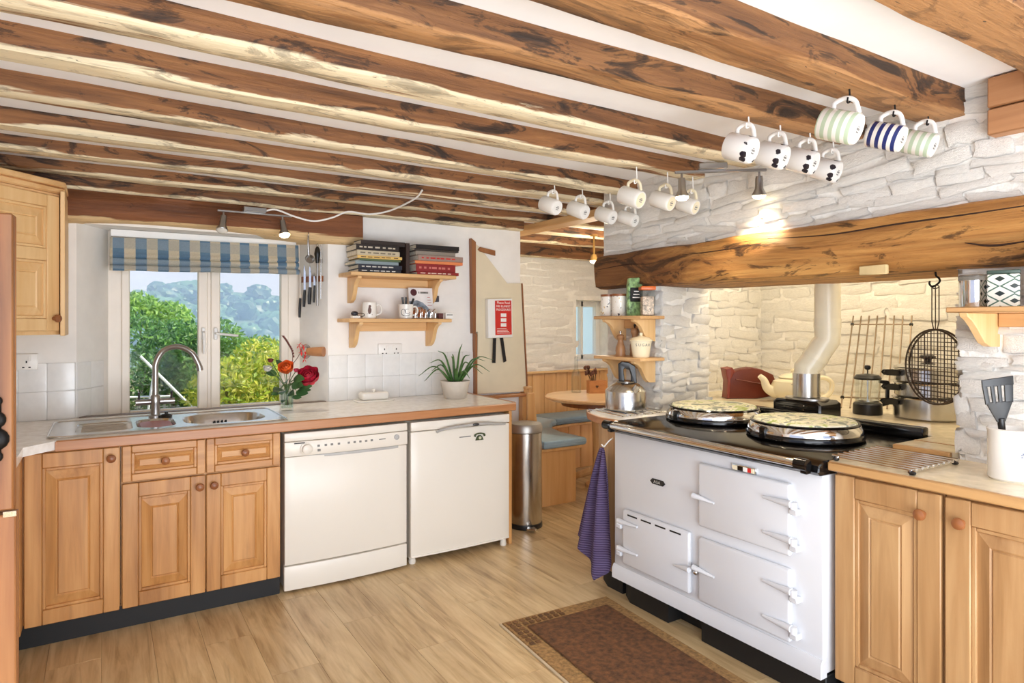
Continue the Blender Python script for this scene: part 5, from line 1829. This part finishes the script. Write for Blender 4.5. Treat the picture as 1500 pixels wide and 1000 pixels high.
for k, (dx, dy, tl, lb) in enumerate(((-.012, .0, -.12, 'black marker leaning left in the swirl mug'), (.004, .012, .03, 'upright black marker in the swirl mug'), (.020, -.004, .38, 'black marker leaning right in the swirl mug'))):
    Mk_ = Matrix.Translation((1.578 + dx - .02 * math.sin(tl) * 2, 3.70 + dy, LZ + .012)) @ Matrix.Rotation(tl, 4, 'Y')
    pn2 = thing('marker_pen', lb, 'pen', (1.578 + dx, 3.70 + dy, LZ + .012), 'markers in the swirl mug')
    part('barrel', pn2, B().tube([(0, 0, 0), (0, 0, .08)], .006, 8, M=Mk_), BLKPL)
    part('cap', pn2, B().tube([(0, 0, .0803), (0, 0, .122)], [.0072, .0072], 8, M=Mk_), BLKPL)
mgz = thing('magazine', 'white recipe magazine with dark round badge leaning at the shelf back', 'magazine', (1.70, 3.75, LZ))
Mg = Matrix.Translation((1.705, 3.745, LZ)) @ Matrix.Rotation(-.12, 4, 'X')
fmg = lambda x0, x1, z0, z1, d=.0: B().box(x0, x1, -.0045 - d, -.0035 - d, z0, z1, 0, 1, Mg)
part('cover', mgz, B().box(-.083, .083, -.004, .004, 0, .198, .001, 1, Mg), plain('magazine_white', (228, 226, 226), .35))
part('cover_photo', mgz, B().poly([(-.082, .002), (.075, .002), (.05, .07), (.01, .105), (-.03, .118), (-.082, .110)], 'y', -.0048, -.0036, 0, 1, Mg), plain('cover_photo', (120, 130, 142), .35, var=.3, vs=30))
part('cover_photo_food', mgz, B().poly([(-.07, .01), (.03, .01), (.035, .045), (.0, .075), (-.05, .07), (-.075, .045)], 'y', -.0054, -.0046, 0, 1, Mg), plain('cover_food', (150, 92, 54), .35, var=.5, vs=60))
part('round_badge', mgz, B().lathe([(0, 0), (.022, 0), (.022, .001), (0, .001)], (0, 0, 0), 20, Mg @ Matrix.Translation((-.048, -.0036, .168)) @ Matrix.Rotation(PI / 2, 4, 'X')), plain('maroon_badge', (84, 34, 42), .4))
for k in range(4):
    part('headline', mgz, fmg(-.015 + .012 * k, -.008 + .02 * k, .162, .174), PRINTG)
    part('text_line', mgz, fmg(.045, .075 - .004 * k, .085 + .017 * k, .089 + .017 * k), plain('pink_print', (190, 130, 130), .5) if k == 0 else bpy.data.materials['pink_print'])
tr = thing('toast_rack', 'silver toast rack in front of the magazine', 'toast rack', (1.69, 3.68, LZ))
for k in range(5):
    xx = 1.625 + k * .034
    part('arch', tr, B().tube(spline([(xx, 3.665, LZ + .006), (xx + .004, 3.665, LZ + .045), (xx + .012, 3.69, LZ + .062), (xx + .004, 3.715, LZ + .045), (xx, 3.715, LZ + .006)], 5), .0034, 8), CHROME)
for yy in (3.665, 3.715):
    part('base_rail', tr, B().tube([(1.612, yy, LZ + .0045), (1.775, yy, LZ + .0045)], .0034, 8), CHROME)
single('maroon_box', 'small maroon box on the lower shelf by the toast rack', 'box', B().box(1.785, 1.815, 3.66, 3.70, LZ, LZ + .036, .002), plain('maroon_card', (88, 40, 40), .5), (1.80, 3.68, LZ))
mb = thing('matchbox', 'flat white box with a text line at the right end of the lower shelf', 'box', (1.84, 3.66, LZ))
part('box', mb, B().box(1.818, 1.872, 3.63, 3.665, LZ, LZ + .040, .002), WHITEPL)
part('print', mb, B().box(1.825, 1.865, 3.6290, 3.6302, LZ + .022, LZ + .028), PRINTG)
sc_ = thing('camera_gadget', 'small dark gadget with coiled loop at the left end of the lower shelf', 'gadget', (1.25, 3.66, LZ))
part('base', sc_, B().box(1.225, 1.272, 3.645, 3.69, LZ, LZ + .016, .003), WHITEPL)
part('body', sc_, B().ball((1.243, 3.668, LZ + .030), .020, 14, (1.1, .9, .75)), plain('dark_gadget', (44, 44, 54), .3))
part('loop', sc_, B().tube([(1.275 + .022 * math.cos(a), 3.65, LZ + .022 + .010 * math.sin(a)) for a in [2 * PI * k / 14 for k in range(14)]], .0022, 6, closed=True), BLKPL)


def socket(name, label, x0, x1, z0, z1, n):
    t = thing(name, label, 'socket', ((x0 + x1) / 2, 3.84, z0))
    part('plate', t, B().box(x0, x1, 3.833, 3.848, z0, z1, .004, 2), WHITEPL)
    for k in range(n):
        cx = x0 + (x1 - x0) * (k + .5) / n
        for (dx, dz, w_, h_) in ((0, .012, .006, .010), (-.012, -.014, .009, .006), (.012, -.014, .009, .006)):
            part('pin_hole', t, B().box(cx + dx - w_ / 2, cx + dx + w_ / 2, 3.8322, 3.8335, (z0 + z1) / 2 + dz - .012 - h_ / 2, (z0 + z1) / 2 + dz - .012 + h_ / 2), BLACK)
        sx = cx + (.02 if (n == 1 or k == 0) else -.02) * (1 if n > 1 else .6)
        part('switch', t, B().box(sx - .006, sx + .006, 3.829, 3.8335, z1 - .034, z1 - .012, .0015), WHITEPL)


socket('double_socket', 'white double wall socket under the bracket shelves', 1.452, 1.610, 1.098, 1.165, 2)
socket('wall_socket', 'white single wall socket under the corner cabinet', -.352, -.262, 1.072, 1.150, 1)
sws = thing('wall_switch', 'small dark wall switch right of the upper shelf bracket', 'switch', (1.86, 3.84, 1.45))
part('plate', sws, B().box(1.842, 1.872, 3.835, 3.848, 1.435, 1.475, .002), plain('dark_switch', (70, 68, 74), .4))

# butter dish, aloe, vase
bd_ = (1.385, 3.735, WT)
bdo = thing('butter_dish', 'white china butter dish with knobbed lid on the worktop', 'butter dish', bd_)
part('base', bdo, B().poly([(p[0] + bd_[0], p[1] + bd_[1]) for p in rrect(-.115, .115, -.065, .065, .03)], 'z', WT, WT + .010, .003), CERAM)
part('lid', bdo, B().poly([(p[0] + bd_[0], p[1] + bd_[1]) for p in rrect(-.085, .085, -.045, .045, .02)], 'z', WT + .0105, WT + .055, .012, 3), CERAM)
part('knob', bdo, B().lathe([(0, .05), (.007, .05), (.006, .058), (.011, .064), (.009, .072), (0, .074)], bd_, 14), CERAM)
pl_ = (1.868, 3.60, WT)
plo = thing('aloe_plant', 'spiky green aloe in a pale ribbed pot', 'plant', pl_)
part('pot', plo, B().lathe([(0, 0), (.066, 0), (.070, .004), (.092, .105), (.094, .110), (.088, .110), (.084, .098), (0, .098)], pl_, 36), plain('pale_pot', (206, 196, 182), .5))
part('soil', plo, B().lathe([(0, .100), (.083, .099), (0, .1005)], pl_, 20), plain('soil', (60, 44, 32), .95))
ALOE = plain('aloe_green', (74, 112, 58), .4, var=.25, vs=20)
r6 = random.Random(16)
tips = [(-.22, -.02, .02), (-.16, .0, .08), (-.19, -.03, .13), (-.11, .02, .20), (-.02, .0, .18), (.055, .01, .24), (.10, -.01, .17), (.20, -.03, .13), (.265, -.02, .135), (.17, -.05, .05), (.23, -.04, .06), (.05, -.10, .03), (-.05, -.12, .06), (.0, .05, .16), (-.24, .02, .05), (.13, .03, .10)]
for (dx, dy, dz) in tips:
    base = Vector((pl_[0] + dx * .12, pl_[1] + dy * .2, WT + .098))
    tip = Vector((pl_[0] + dx, pl_[1] + dy, WT + .098 + dz))
    mid = base.lerp(tip, .5) + Vector((0, 0, .055 + .02 * abs(dx) / .2))
    sp2 = spline([base, mid, tip], 6)
    part('leaf', plo, B().tube(sp2, [.012 * (1 - (i / len(sp2)) ** 1.6) + .001 for i in range(len(sp2))], 6, flat=.45), ALOE)

va = (.838, 3.575, WT)
vao = thing('glass_vase', 'clear straight glass vase holding garden flowers', 'vase', va)
part('glass', vao, B().lathe([(0, 0), (.031, 0), (.033, .004), (.036, .138), (.034, .138), (.030, .016), (0, .014)], va, 28), CLEAR)
part('water', vao, B().lathe([(0, .0145), (.0295, .0165), (.0325, .10), (0, .10)], va, 24), glass('vase_water', (236, 246, 242), 0, .7))
LEAFG = plain('rose_leaf', (52, 86, 44), .45, var=.3, vs=20)
STEMG = plain('flower_stem', (86, 110, 58), .6)


def stem_pts(dx, dy, dz):
    b0 = Vector((va[0] - dx * .08, va[1] - dy * .08, WT + .03))
    b1 = Vector((va[0] + dx * .18, va[1] + dy * .2, WT + .14))
    b2 = Vector((va[0] + dx, va[1] + dy, WT + dz))
    return spline([b0, b1, b2], 6), b2


def leafb(p, d, l, wd, up=(0, 0, 1)):
    d = Vector(d).normalized()
    s_ = d.cross(Vector(up)).normalized()
    n = s_.cross(d)
    b = B()
    rows = []
    for i in range(6):
        t = i / 5
        w_ = wd * math.sin(PI * min(.98, t * .9 + .06))
        c = Vector(p) + d * (l * t) - n * (l * .25 * t * t)
        rows.append([b.bm.verts.new(c - s_ * w_ + n * .15 * w_), b.bm.verts.new(c), b.bm.verts.new(c + s_ * w_ + n * .15 * w_)])
    for a, c in zip(rows, rows[1:]):
        for k in range(2):
            b.bm.faces.new((a[k], a[k + 1], c[k + 1], c[k]))
    return b


def rose(label, dx, dy, dz, r, col, name='rose', nlay=5):
    t = thing(name, label, 'flower', (va[0], va[1], WT + .03), 'garden flowers in the glass vase')
    sp, c = stem_pts(dx, dy, dz)
    part('stem', t, B().tube(sp, .0024, 6), STEMG)
    mat = plain(name + '_petal', col, .6, var=.25, vs=30)
    rr = random.Random(int(dx * 1000) + 7)
    part('heart', t, B().ball(c, r * .28, 12, (1, 1, 1)), mat)
    face = Vector((-FW.x * .8, -FW.y * .8, .75)).normalized()
    if name == 'white_rosebud' or r < .03:
        face = Vector((0, -.3, 1)).normalized()
    Mr = face.to_track_quat('Z', 'Y').to_matrix()
    for L in range(nlay):
        f = L / (nlay - 1)
        n = 3 + L
        R0 = r * (.30 + .70 * f)
        top_el = 1.25 - .95 * f
        for k in range(n):
            a = 2 * PI * k / n + L * .9 + rr.uniform(-.2, .2)
            hw = PI / n * 1.25
            b = B()

            def pt(u, v):
                el = -1.1 + (top_el + 1.1) * v
                az = a + (u - .5) * 2 * hw
                edge = v ** 4
                rad = R0 * (1 + .22 * edge * f - .06 * (2 * u - 1) ** 2) * (1 + .05 * math.sin(7 * u + L))
                return tuple(c + Mr @ Vector((math.cos(az) * math.cos(el) * rad, math.sin(az) * math.cos(el) * rad, rad * math.sin(el) - .05 * r * edge)))
            b.grid(pt, 6, 6)
            part('petal', t, b, mat, sharp=80)
    return t, sp


rose('large crimson rose on the right of the vase', .10, -.05, .185, .052, (176, 26, 52), 'crimson_rose')
rose('orange rose in the middle of the vase', -.012, -.03, .235, .036, (226, 92, 32), 'orange_rose', 4)
rose('small dark red rosebud upper left in the vase', -.085, .0, .275, .014, (110, 44, 48), 'rosebud', 3)
rose('pale white rosebud at the far left of the vase', -.105, -.02, .235, .020, (214, 212, 196), 'white_rosebud', 3)
rose('small pink bud beside the crimson rose', .055, .02, .215, .014, (190, 60, 90), 'pink_bud', 3)
cro = thing('crocosmia', 'arching scarlet crocosmia spray in the vase', 'flower', (va[0], va[1], WT + .03), 'garden flowers in the glass vase')
sp, e_ = stem_pts(-.012, .03, .40)
sp = spline([sp[0], (va[0] + .01, va[1], WT + .14), (va[0] + .035, va[1] + .02, WT + .29), (va[0] + .01, va[1] + .03, WT + .36), (va[0] - .02, va[1] + .03, WT + .405)], 6)
part('stem', cro, B().tube(sp, .002, 6), plain('dark_stem', (96, 62, 48), .7))
for k in range(12):
    p = sp[12 + k] if 12 + k < len(sp) else sp[-1]
    part('bud', cro, B().ball(p + Vector((.004, -.004, 0)), .0045, 8, (1, 1, 1.6)), plain('crocosmia_bud', (104, 52, 44), .6) if k == 0 else bpy.data.materials['crocosmia_bud'])
SCAR = plain('scarlet_petal', (222, 36, 32), .5)
sp3 = spline([sp[10], (va[0] + .06, va[1], WT + .29), (va[0] + .085, va[1], WT + .345)], 6)
part('stem', cro, B().tube(sp3, .0018, 5), bpy.data.materials['dark_stem'])
for i, (dx, dz) in enumerate(((.062, .35), (.085, .345), (.075, .315), (.095, .30), (.09, .275))):
    c = Vector((va[0] + dx, va[1] - .01, WT + dz))
    for k in range(5):
        a = 2 * PI * k / 5 + i
        d = Vector((math.cos(a), -.4, math.sin(a)))
        part('petal', cro, leafb(c, d, .022, .0045), SCAR, sharp=80)
lv = thing('rose_foliage', 'spray of dark green rose leaves in the vase', 'foliage', (va[0], va[1], WT + .03), 'garden flowers in the glass vase')
for (dx, dy, dz, l, w_) in ((-.04, -.03, .12, .075, .026), (.02, -.05, .14, .08, .030), (.06, -.03, .13, .075, .026), (-.065, 0, .20, .055, .020), (-.02, .02, .24, .05, .014), (.05, .0, .17, .07, .024), (.03, -.05, .17, .07, .026), (-.03, -.05, .11, .075, .026), (.045, -.055, .10, .07, .024), (.0, -.06, .10, .06, .022), (-.06, -.03, .10, .05, .016), (.075, -.01, .19, .05, .015), (.03, .0, .07, .05, .014), (-.015, -.01, .06, .05, .014), (-.02, -.05, .16, .06, .022), (.085, -.03, .11, .05, .014)):
    sp, c = stem_pts(dx, dy, dz)
    part('stem', lv, B().tube(sp, .0016, 5), STEMG)
    part('leaf', lv, leafb(c - Vector((dx, dy, 0)) * .2, (dx, dy - .015, -.005 + dz * .1), l, w_, (-.54, -.84, .5)), LEAFG, sharp=80)

# ------------------------------------------------------------------ window dressing and reveal
BLN = NT('blue_check_blind')
bv_ = BLN.coords((1, 1, 1), rnd=False)
sx2 = BLN.new('ShaderNodeSeparateXYZ')
BLN.link(bv_, sx2.inputs[0])
st_ = BLN.math('GREATER_THAN', BLN.math('FRACT', BLN.math('DIVIDE', BLN.math('ADD', sx2.outputs['X'], 10.04), .1035)), .5)
hz_ = BLN.math('GREATER_THAN', BLN.math('FRACT', BLN.math('DIVIDE', BLN.math('ADD', sx2.outputs['Z'], 10.045), .11)), .5)
ca_ = BLN.mix(hz_, (240, 230, 208), (222, 217, 202))
cb2 = BLN.mix(hz_, (126, 162, 192), (160, 184, 204))
nb = BLN.noise(BLN.coords((180, 180, 180), rnd=False), 1, 2)
BLN.base(BLN.mix(1.0, BLN.mix(st_, ca_, cb2), BLN.ramp(nb, [(.3, .88), (.7, 1.0)]), 'MULTIPLY'))
BLN.set(Roughness=.9)
bl = thing('roman_blind', 'blue and beige checked roman blind gathered above the sink window', 'blind', (.51, 3.97, 1.56))
prof = [(3.985, 1.745), (3.960, 1.745), (3.957, 1.725), (3.955, 1.69), (3.952, 1.668), (3.945, 1.655), (3.950, 1.646), (3.965, 1.650), (3.965, 1.640), (3.942, 1.636), (3.938, 1.622), (3.942, 1.610), (3.962, 1.612), (3.962, 1.602), (3.936, 1.598), (3.932, 1.582), (3.938, 1.570), (3.975, 1.572), (3.985, 1.60)]


def blindf(u, v):
    i = v * (len(prof) - 1)
    k = min(int(i), len(prof) - 2)
    f = i - k
    y = prof[k][0] * (1 - f) + prof[k + 1][0] * f
    z = prof[k][1] * (1 - f) + prof[k + 1][1] * f
    wob = noise.noise(Vector((u * 7, v * 3, 2))) * .006 * min(1, v * 2)
    return (.03 + .965 * u, y + wob, z + .018 * (u) + wob * .8 * (1 if v > .25 else 0))


part('fabric', bl, B().grid(blindf, 60, 36, .003), BLN.m, sharp=75)
part('headrail', bl, B().box(.035, .99, 3.988, 4.02, 1.755, 1.793, .003), WHITEPL)

E1 = Vector((1.135, 3.85, 0))
E2 = Vector((1.022, 4.095, 0))
RU = (E2 - E1).normalized()          # along the reveal, away from the room
RN = Vector((-RU.y, RU.x, 0))        # out of the reveal
if RN.x > 0:
    RN = -RN


def rv(s_, z, out=.0):
    p = E1 + RU * s_ + RN * out
    return Vector((p.x, p.y, z))


MR = frame(-RU, (0, 0, 1), rv(0, 0))   # local x toward room, y up, z out (sign checked below)
kr = thing('knife_rack', 'wooden magnetic knife rack on the window reveal', 'rack', rv(.1, 1.58))
rk = B()
p0, p1 = rv(.035, 1.56, .0), rv(.235, 1.56, .0)


def slab(b, s0, s1, z0, z1, o0, o1, bev=.001):
    v = [rv(s0, z0, o0), rv(s1, z0, o0), rv(s1, z0, o1), rv(s0, z0, o1)]
    return b.poly([(q.x, q.y) for q in v], 'z', z0, z1, bev)


part('bar', kr, slab(B(), .03, .225, 1.545, 1.58, .002, .018), KNOB)
for (s_, zt, bl_l, hl, hw_, lb) in ((.215, 1.635, .19, .115, .009, 'thin bladed knife furthest left on the rack'), (.175, 1.655, .16, .10, .010, 'knife second from left on the rack with riveted handle'), (.125, 1.655, .145, .10, .012, 'knife third from left on the rack with oval black handle'), (.085, 1.60, .08, .10, .007, 'small dark handled knife on the rack')):
    k_ = thing('kitchen_knife', lb, 'knife', rv(s_, zt - bl_l), 'knives on the magnetic rack')
    dr = .010
    b = B()
    q = [rv(s_ - dr, zt - bl_l, .020), rv(s_ + dr * .9, zt - bl_l, .020), rv(s_ + dr * .9, zt - .03, .020), rv(s_ + dr * .4, zt, .020), rv(s_ - dr, zt - .05, .020)]
    q2 = [p + RN * .002 for p in q]
    f = [b.bm.verts.new(p) for p in q]
    g = [b.bm.verts.new(p) for p in q2]
    b.bm.faces.new(f)
    b.bm.faces.new(g[::-1])
    for i in range(5):
        b.bm.faces.new((f[i], g[i], g[(i + 1) % 5], f[(i + 1) % 5]))
    bmesh.ops.recalc_face_normals(b.bm, faces=b.bm.faces[:])
    part('blade', k_, b, CHROME)
    part('handle', k_, B().tube([rv(s_, zt - bl_l + .004, .021), rv(s_ + .004, zt - bl_l - hl * .5, .022), rv(s_ + .006, zt - bl_l - hl, .022)], [hw_ * .8, hw_, hw_ * .8], 8), BLKPL)
ss = thing('sharpening_steel', 'sharpening steel with bulbous black handle hanging on the reveal', 'sharpening steel', rv(.045, 1.40))
part('rod', ss, B().tube([rv(.050, 1.40, .03), rv(.050, 1.655, .03)], .006, 10), STEELD)
part('handle', ss, B().tube([rv(.05, 1.6555, .03), rv(.05, 1.67, .03), rv(.05, 1.71, .03), rv(.05, 1.74, .03), rv(.05, 1.755, .03)], [.010, .012, .019, .014, .006], 12), BLKPL)
part('hanging_loop', ss, B().tube([rv(.05 + .008 * math.cos(a), 1.762 + .010 * math.sin(a), .03) for a in [2 * PI * k / 12 for k in range(12)]], .002, 6, closed=True), STEEL)
ta_ = thing('fork_tool', 'thin pale steel skewer hanging beside the sharpening steel', 'skewer', rv(.02, 1.45))
part('shaft', ta_, B().tube([rv(.018, 1.44, .03), rv(.018, 1.76, .03)], .004, 8), STEEL)
part('collar', ta_, B().tube([rv(.018, 1.655, .03), rv(.018, 1.68, .03)], .008, 10), STEELD)
la = thing('ladle', 'small steel ladle hanging from the window lintel', 'ladle', (1.005, 3.78, 1.68))
part('handle', la, B().tube([(1.000, 3.762, 1.80), (1.001, 3.757, 1.72), (1.004, 3.76, 1.685)], [.006, .007, .006], 8), STEEL)
part('bowl', la, B().lathe([(0, -.018), (.018, -.013), (.026, 0), (.028, .006), (.026, .006), (.017, -.010), (0, -.014)], (0, 0, 0), 20, Matrix.Translation((1.008, 3.757, 1.664)) @ Matrix.Rotation(1.2, 4, 'X')), STEELD)
part('hook', la, B().tube(spline([(1.0, 3.764, 1.822), (1.0, 3.750, 1.812), (1.0, 3.752, 1.797), (1.0, 3.762, 1.792)], 4), .0025, 6), STEEL)
rh = thing('roll_holder', 'turned wooden roll holder with grey ring on the window reveal', 'holder', rv(.06, 1.12))
q0 = rv(.0, 1.125, .012)
part('arm', rh, B().tube([rv(.005, 1.125, .02), rv(.07, 1.125, .05), rv(.10, 1.125, .06)], [.030, .026, .022], 16), KNOB if False else wood('holder_wood', (150, 96, 58), (182, 128, 84), (200, 150, 106), 'z', .4))
part('ring', rh, B().tube([rv(.118 + .0, 1.125, .06) + (RU.cross(Vector((0, 0, 1)))) * (.030 * math.cos(a)) + Vector((0, 0, .034 * math.sin(a))) for a in [2 * PI * k / 24 for k in range(24)]], .010, 10, closed=True), plain('grey_ring', (150, 142, 134), .5))

# ------------------------------------------------------------------ spotlights
def spot(parent, p, d, lit, power):
    """spot head: p is the joint on the bar, d the aiming direction"""
    d = Vector(d).normalized()
    p = Vector(p)
    part('spot_arm', parent, B().tube([p, p + Vector((0, 0, -.03))], .005, 8), STEELD)
    q = p + Vector((0, 0, -.032))
    M_ = frame(d.orthogonal(), d.cross(d.orthogonal()), q)
    hd = part('spot_head', parent, B().lathe([(0, -.012), (.014, -.012), (.016, 0), (.017, .040), (.030, .066), (.029, .069), (.026, .066), (.015, .042), (0, .042)], (0, 0, 0), 22, M_), STEELD)
    part('bulb', hd, B().lathe([(0, .044), (.014, .044), (.027, .064), (.028, .074), (.018, .084), (0, .087)], (0, 0, 0), 20, M_), BULB if lit else plain('unlit_bulb', (220, 218, 210), .2))
    if lit:
        light('spot_beam', 'SPOT', q + d * .095, power, (1, .84, .60), aim=q + d, spot_size=1.9, spot_blend=.8, shadow_soft_size=.025)


t1 = thing('spotlight_bar', 'chrome two lamp spotlight bar in front of the window lintel', 'spotlight', (.7, 3.66, 1.89))
part('bar', t1, B().box(.505, .885, 3.655, 3.667, 1.880, 1.890, .002), STEELD)
part('mount', t1, B().box(.63, .745, 3.63, 3.69, 1.8905, 1.915, .003), STEELD)
spot(t1, (.535, 3.661, 1.880), (-.15, -.25, -1), False, 0)
spot(t1, (.835, 3.661, 1.880), (.10, -.25, -1), True, 8)
t2 = thing('spotlight_bar', 'chrome two lamp spotlight bar under the beam by the spotted mugs', 'spotlight', (2.2, 1.88, 1.96))
U2 = Vector((.29, -.24, 0)).normalized()
p0 = Vector((2.11, 1.99, 1.955))
Mb2 = frame(U2, (-U2.y, U2.x, 0), p0)
part('bar', t2, B().box(0, .385, -.007, .007, -.006, .006, .002, 1, Mb2), STEELD)
part('mount', t2, B().box(.10, .22, -.022, .022, .0065, .035, .004, 1, Mb2), STEELD)
spot(t2, p0 + U2 * .03 - Vector((0, 0, .006)), (.03, .0, -1), True, 12)
spot(t2, p0 + U2 * .355 - Vector((0, 0, .006)), (.12, .1, -1), True, 10)
# cable
cbp = [(.745, 3.66, 1.905), (.80, 3.655, 1.915), (.90, 3.65, 1.885), (1.0, 3.64, 1.868), (1.10, 3.63, 1.895), (1.19, 3.62, 1.935), (1.30, 3.58, 1.925), (1.40, 3.5, 1.945), (1.46, 3.30, 1.985), (1.47, 3.22, 2.02)]
single('light_cable', 'loose white cable looping along the beam from the spotlight bar', 'cable', B().tube(spline(cbp, 6), .005, 8), WHITEPL, (1.1, 3.6, 1.9))

# ------------------------------------------------------------------ hanging mugs
BN = Vector((.235, -.897, -.37)).normalized()     # direction the mug bases point to
AX = -BN
HU = (Vector((0, 0, 1)) - AX * AX.z).normalized()  # handle direction
SPOTM = NT('spotted_china')
sv = SPOTM.coords((1, 1, 1), rnd=False)
vo = SPOTM.new('ShaderNodeTexVoronoi')
vo.inputs['Scale'].default_value = 27
SPOTM.link(sv, vo.inputs['Vector'])
sn = SPOTM.noise(sv, 60, 2)
SPOTM.base(SPOTM.ramp(SPOTM.math('ADD', vo.outputs['Distance'], SPOTM.math('MULTIPLY', SPOTM.math('SUBTRACT', sn, .5), .3)), [(.30, (40, 36, 44)), (.33, (236, 234, 230))], 'LINEAR'))
SPOTM.set(Roughness=.14)


def stripe_mat(name, col):
    t = NT(name)
    tc = t.new('ShaderNodeTexCoord')
    sp = t.new('ShaderNodeSeparateXYZ')
    t.link(tc.outputs['Object'], sp.inputs[0])
    f = t.math('FRACT', t.math('DIVIDE', t.math('ADD', sp.outputs['Z'], .004), .024))
    t.base(t.mix(t.math('GREATER_THAN', f, .5), (238, 236, 228), col))
    t.set(Roughness=.14)
    return t.m


def hung_mug(label, p, r, l, mat, hookmat, group, beamz=2.0, base=CERAM):
    """p = middle of the body; hangs by its handle from a hook under the beam"""
    p = Vector(p)
    M_ = frame(HU, AX.cross(HU), p - AX * (l / 2))     # local x = handle direction, z = towards the rim
    t = bpy.data.objects.new('mug', None)
    t.empty_display_size = .05
    C.objects.link(t)
    t.matrix_world = M_
    tag(t, label, 'mug', group)
    b = B().lathe([(0, .003), (r * .78, .003), (r * .82, 0), (r * .90, 0), (r * .97, .005), (r, .012), (r, l - .002), (r - .0015, l), (r - .004, l - .003), (r - .004, .010), (0, .008)], (0, 0, 0), 32)
    part('body', t, b, mat, local=True)
    part('base', t, B().lathe([(0, .0026), (r * .80, .0026), (r * .80, .001), (r * .79, .0005), (0, .0005)], (0, 0, 0), 28), base, local=True)
    part('handle', t, B().tube(spline([(r * .97, 0, l * .84), (r + .016, 0, l * .86), (r + .034, 0, l * .62), (r + .030, 0, l * .36), (r * .97, 0, l * .14)], 6), .0052, 10, flat=1.4), base, local=True)
    mk = part('maker_mark', t, B().box(-.010, -.006, -.010, .010, -.0002, .0008).box(-.002, .004, -.012, .012, -.0002, .0008).box(.007, .009, -.008, .008, -.0002, .0008), PRINTG, local=True)
    # hook
    hp = p + HU * (r + .024)
    rt_w = Vector((1, 0, 0))
    hkp = spline([hp + Vector((-.014, -.004, .012)), hp + Vector((-.010, 0, -.002)), hp + Vector((.002, 0, .002)), hp + Vector((.006, .002, .018)), Vector((hp.x + .004, hp.y + .002, max(beamz - .004, hp.z + .03)))], 5)
    single('cup_hook', label.replace('mug', 'mug hook') if False else 'small ' + ('black' if hookmat is IRON else 'white') + ' cup hook above the ' + label, 'hook', B().tube(hkp, .0026, 7), hookmat, tuple(hkp[-1]), 'cup hooks on the beams')
    return t


GS = stripe_mat('green_stripe_china', (190, 208, 180))
BS = stripe_mat('blue_stripe_china', (40, 52, 112))
g = 'striped mugs on the front beam'
hung_mug('green and white striped mug, left of the blue one', (1.866, 1.10, 1.888), .047, .108, GS, IRON, g)
hung_mug('navy blue and white striped mug', (2.128, 1.10, 1.898), .042, .10, BS, IRON, g)
hung_mug('green and white striped mug, right of the blue one', (2.345, 1.10, 1.908), .040, .092, GS, IRON, g)
g = 'black spotted mugs'
for (x, z, r, lb) in ((1.834, 1.893, .046, 'leftmost black spotted mug'), (2.008, 1.893, .044, 'second black spotted mug from the left'), (2.185, 1.897, .044, 'third black spotted mug from the left'), (2.335, 1.883, .042, 'rightmost black spotted mug')):
    hung_mug(lb, (x, 1.43, z), r, .092, SPOTM.m, WHITEPL, g)
g = 'plain white mugs'
hung_mug('large plain white mug left of the twin spotlight', (2.005, 2.15, 1.862), .041, .105, CERAM, WHITEPL, g, base=CREAM)
hung_mug('plain white mug just left of the lit spot', (2.200, 2.15, 1.866), .039, .10, CERAM, WHITEPL, g, base=CREAM)
hung_mug('plain white mug behind the lit spot', (2.37, 2.15, 1.862), .037, .09, CERAM, WHITEPL, g, base=CREAM)
for (x, y, z, lb) in ((1.925, 2.66, 1.895, 'leftmost small plain white mug'), (2.105, 2.66, 1.889, 'second small plain white mug from the left'), (2.295, 2.66, 1.878, 'third small plain white mug from the left'), (2.40, 2.60, 1.862, 'lowest small plain white mug below the large one')):
    hung_mug(lb, (x, y, z), .040 if x < 2.39 else .036, .10, CERAM, WHITEPL, g)
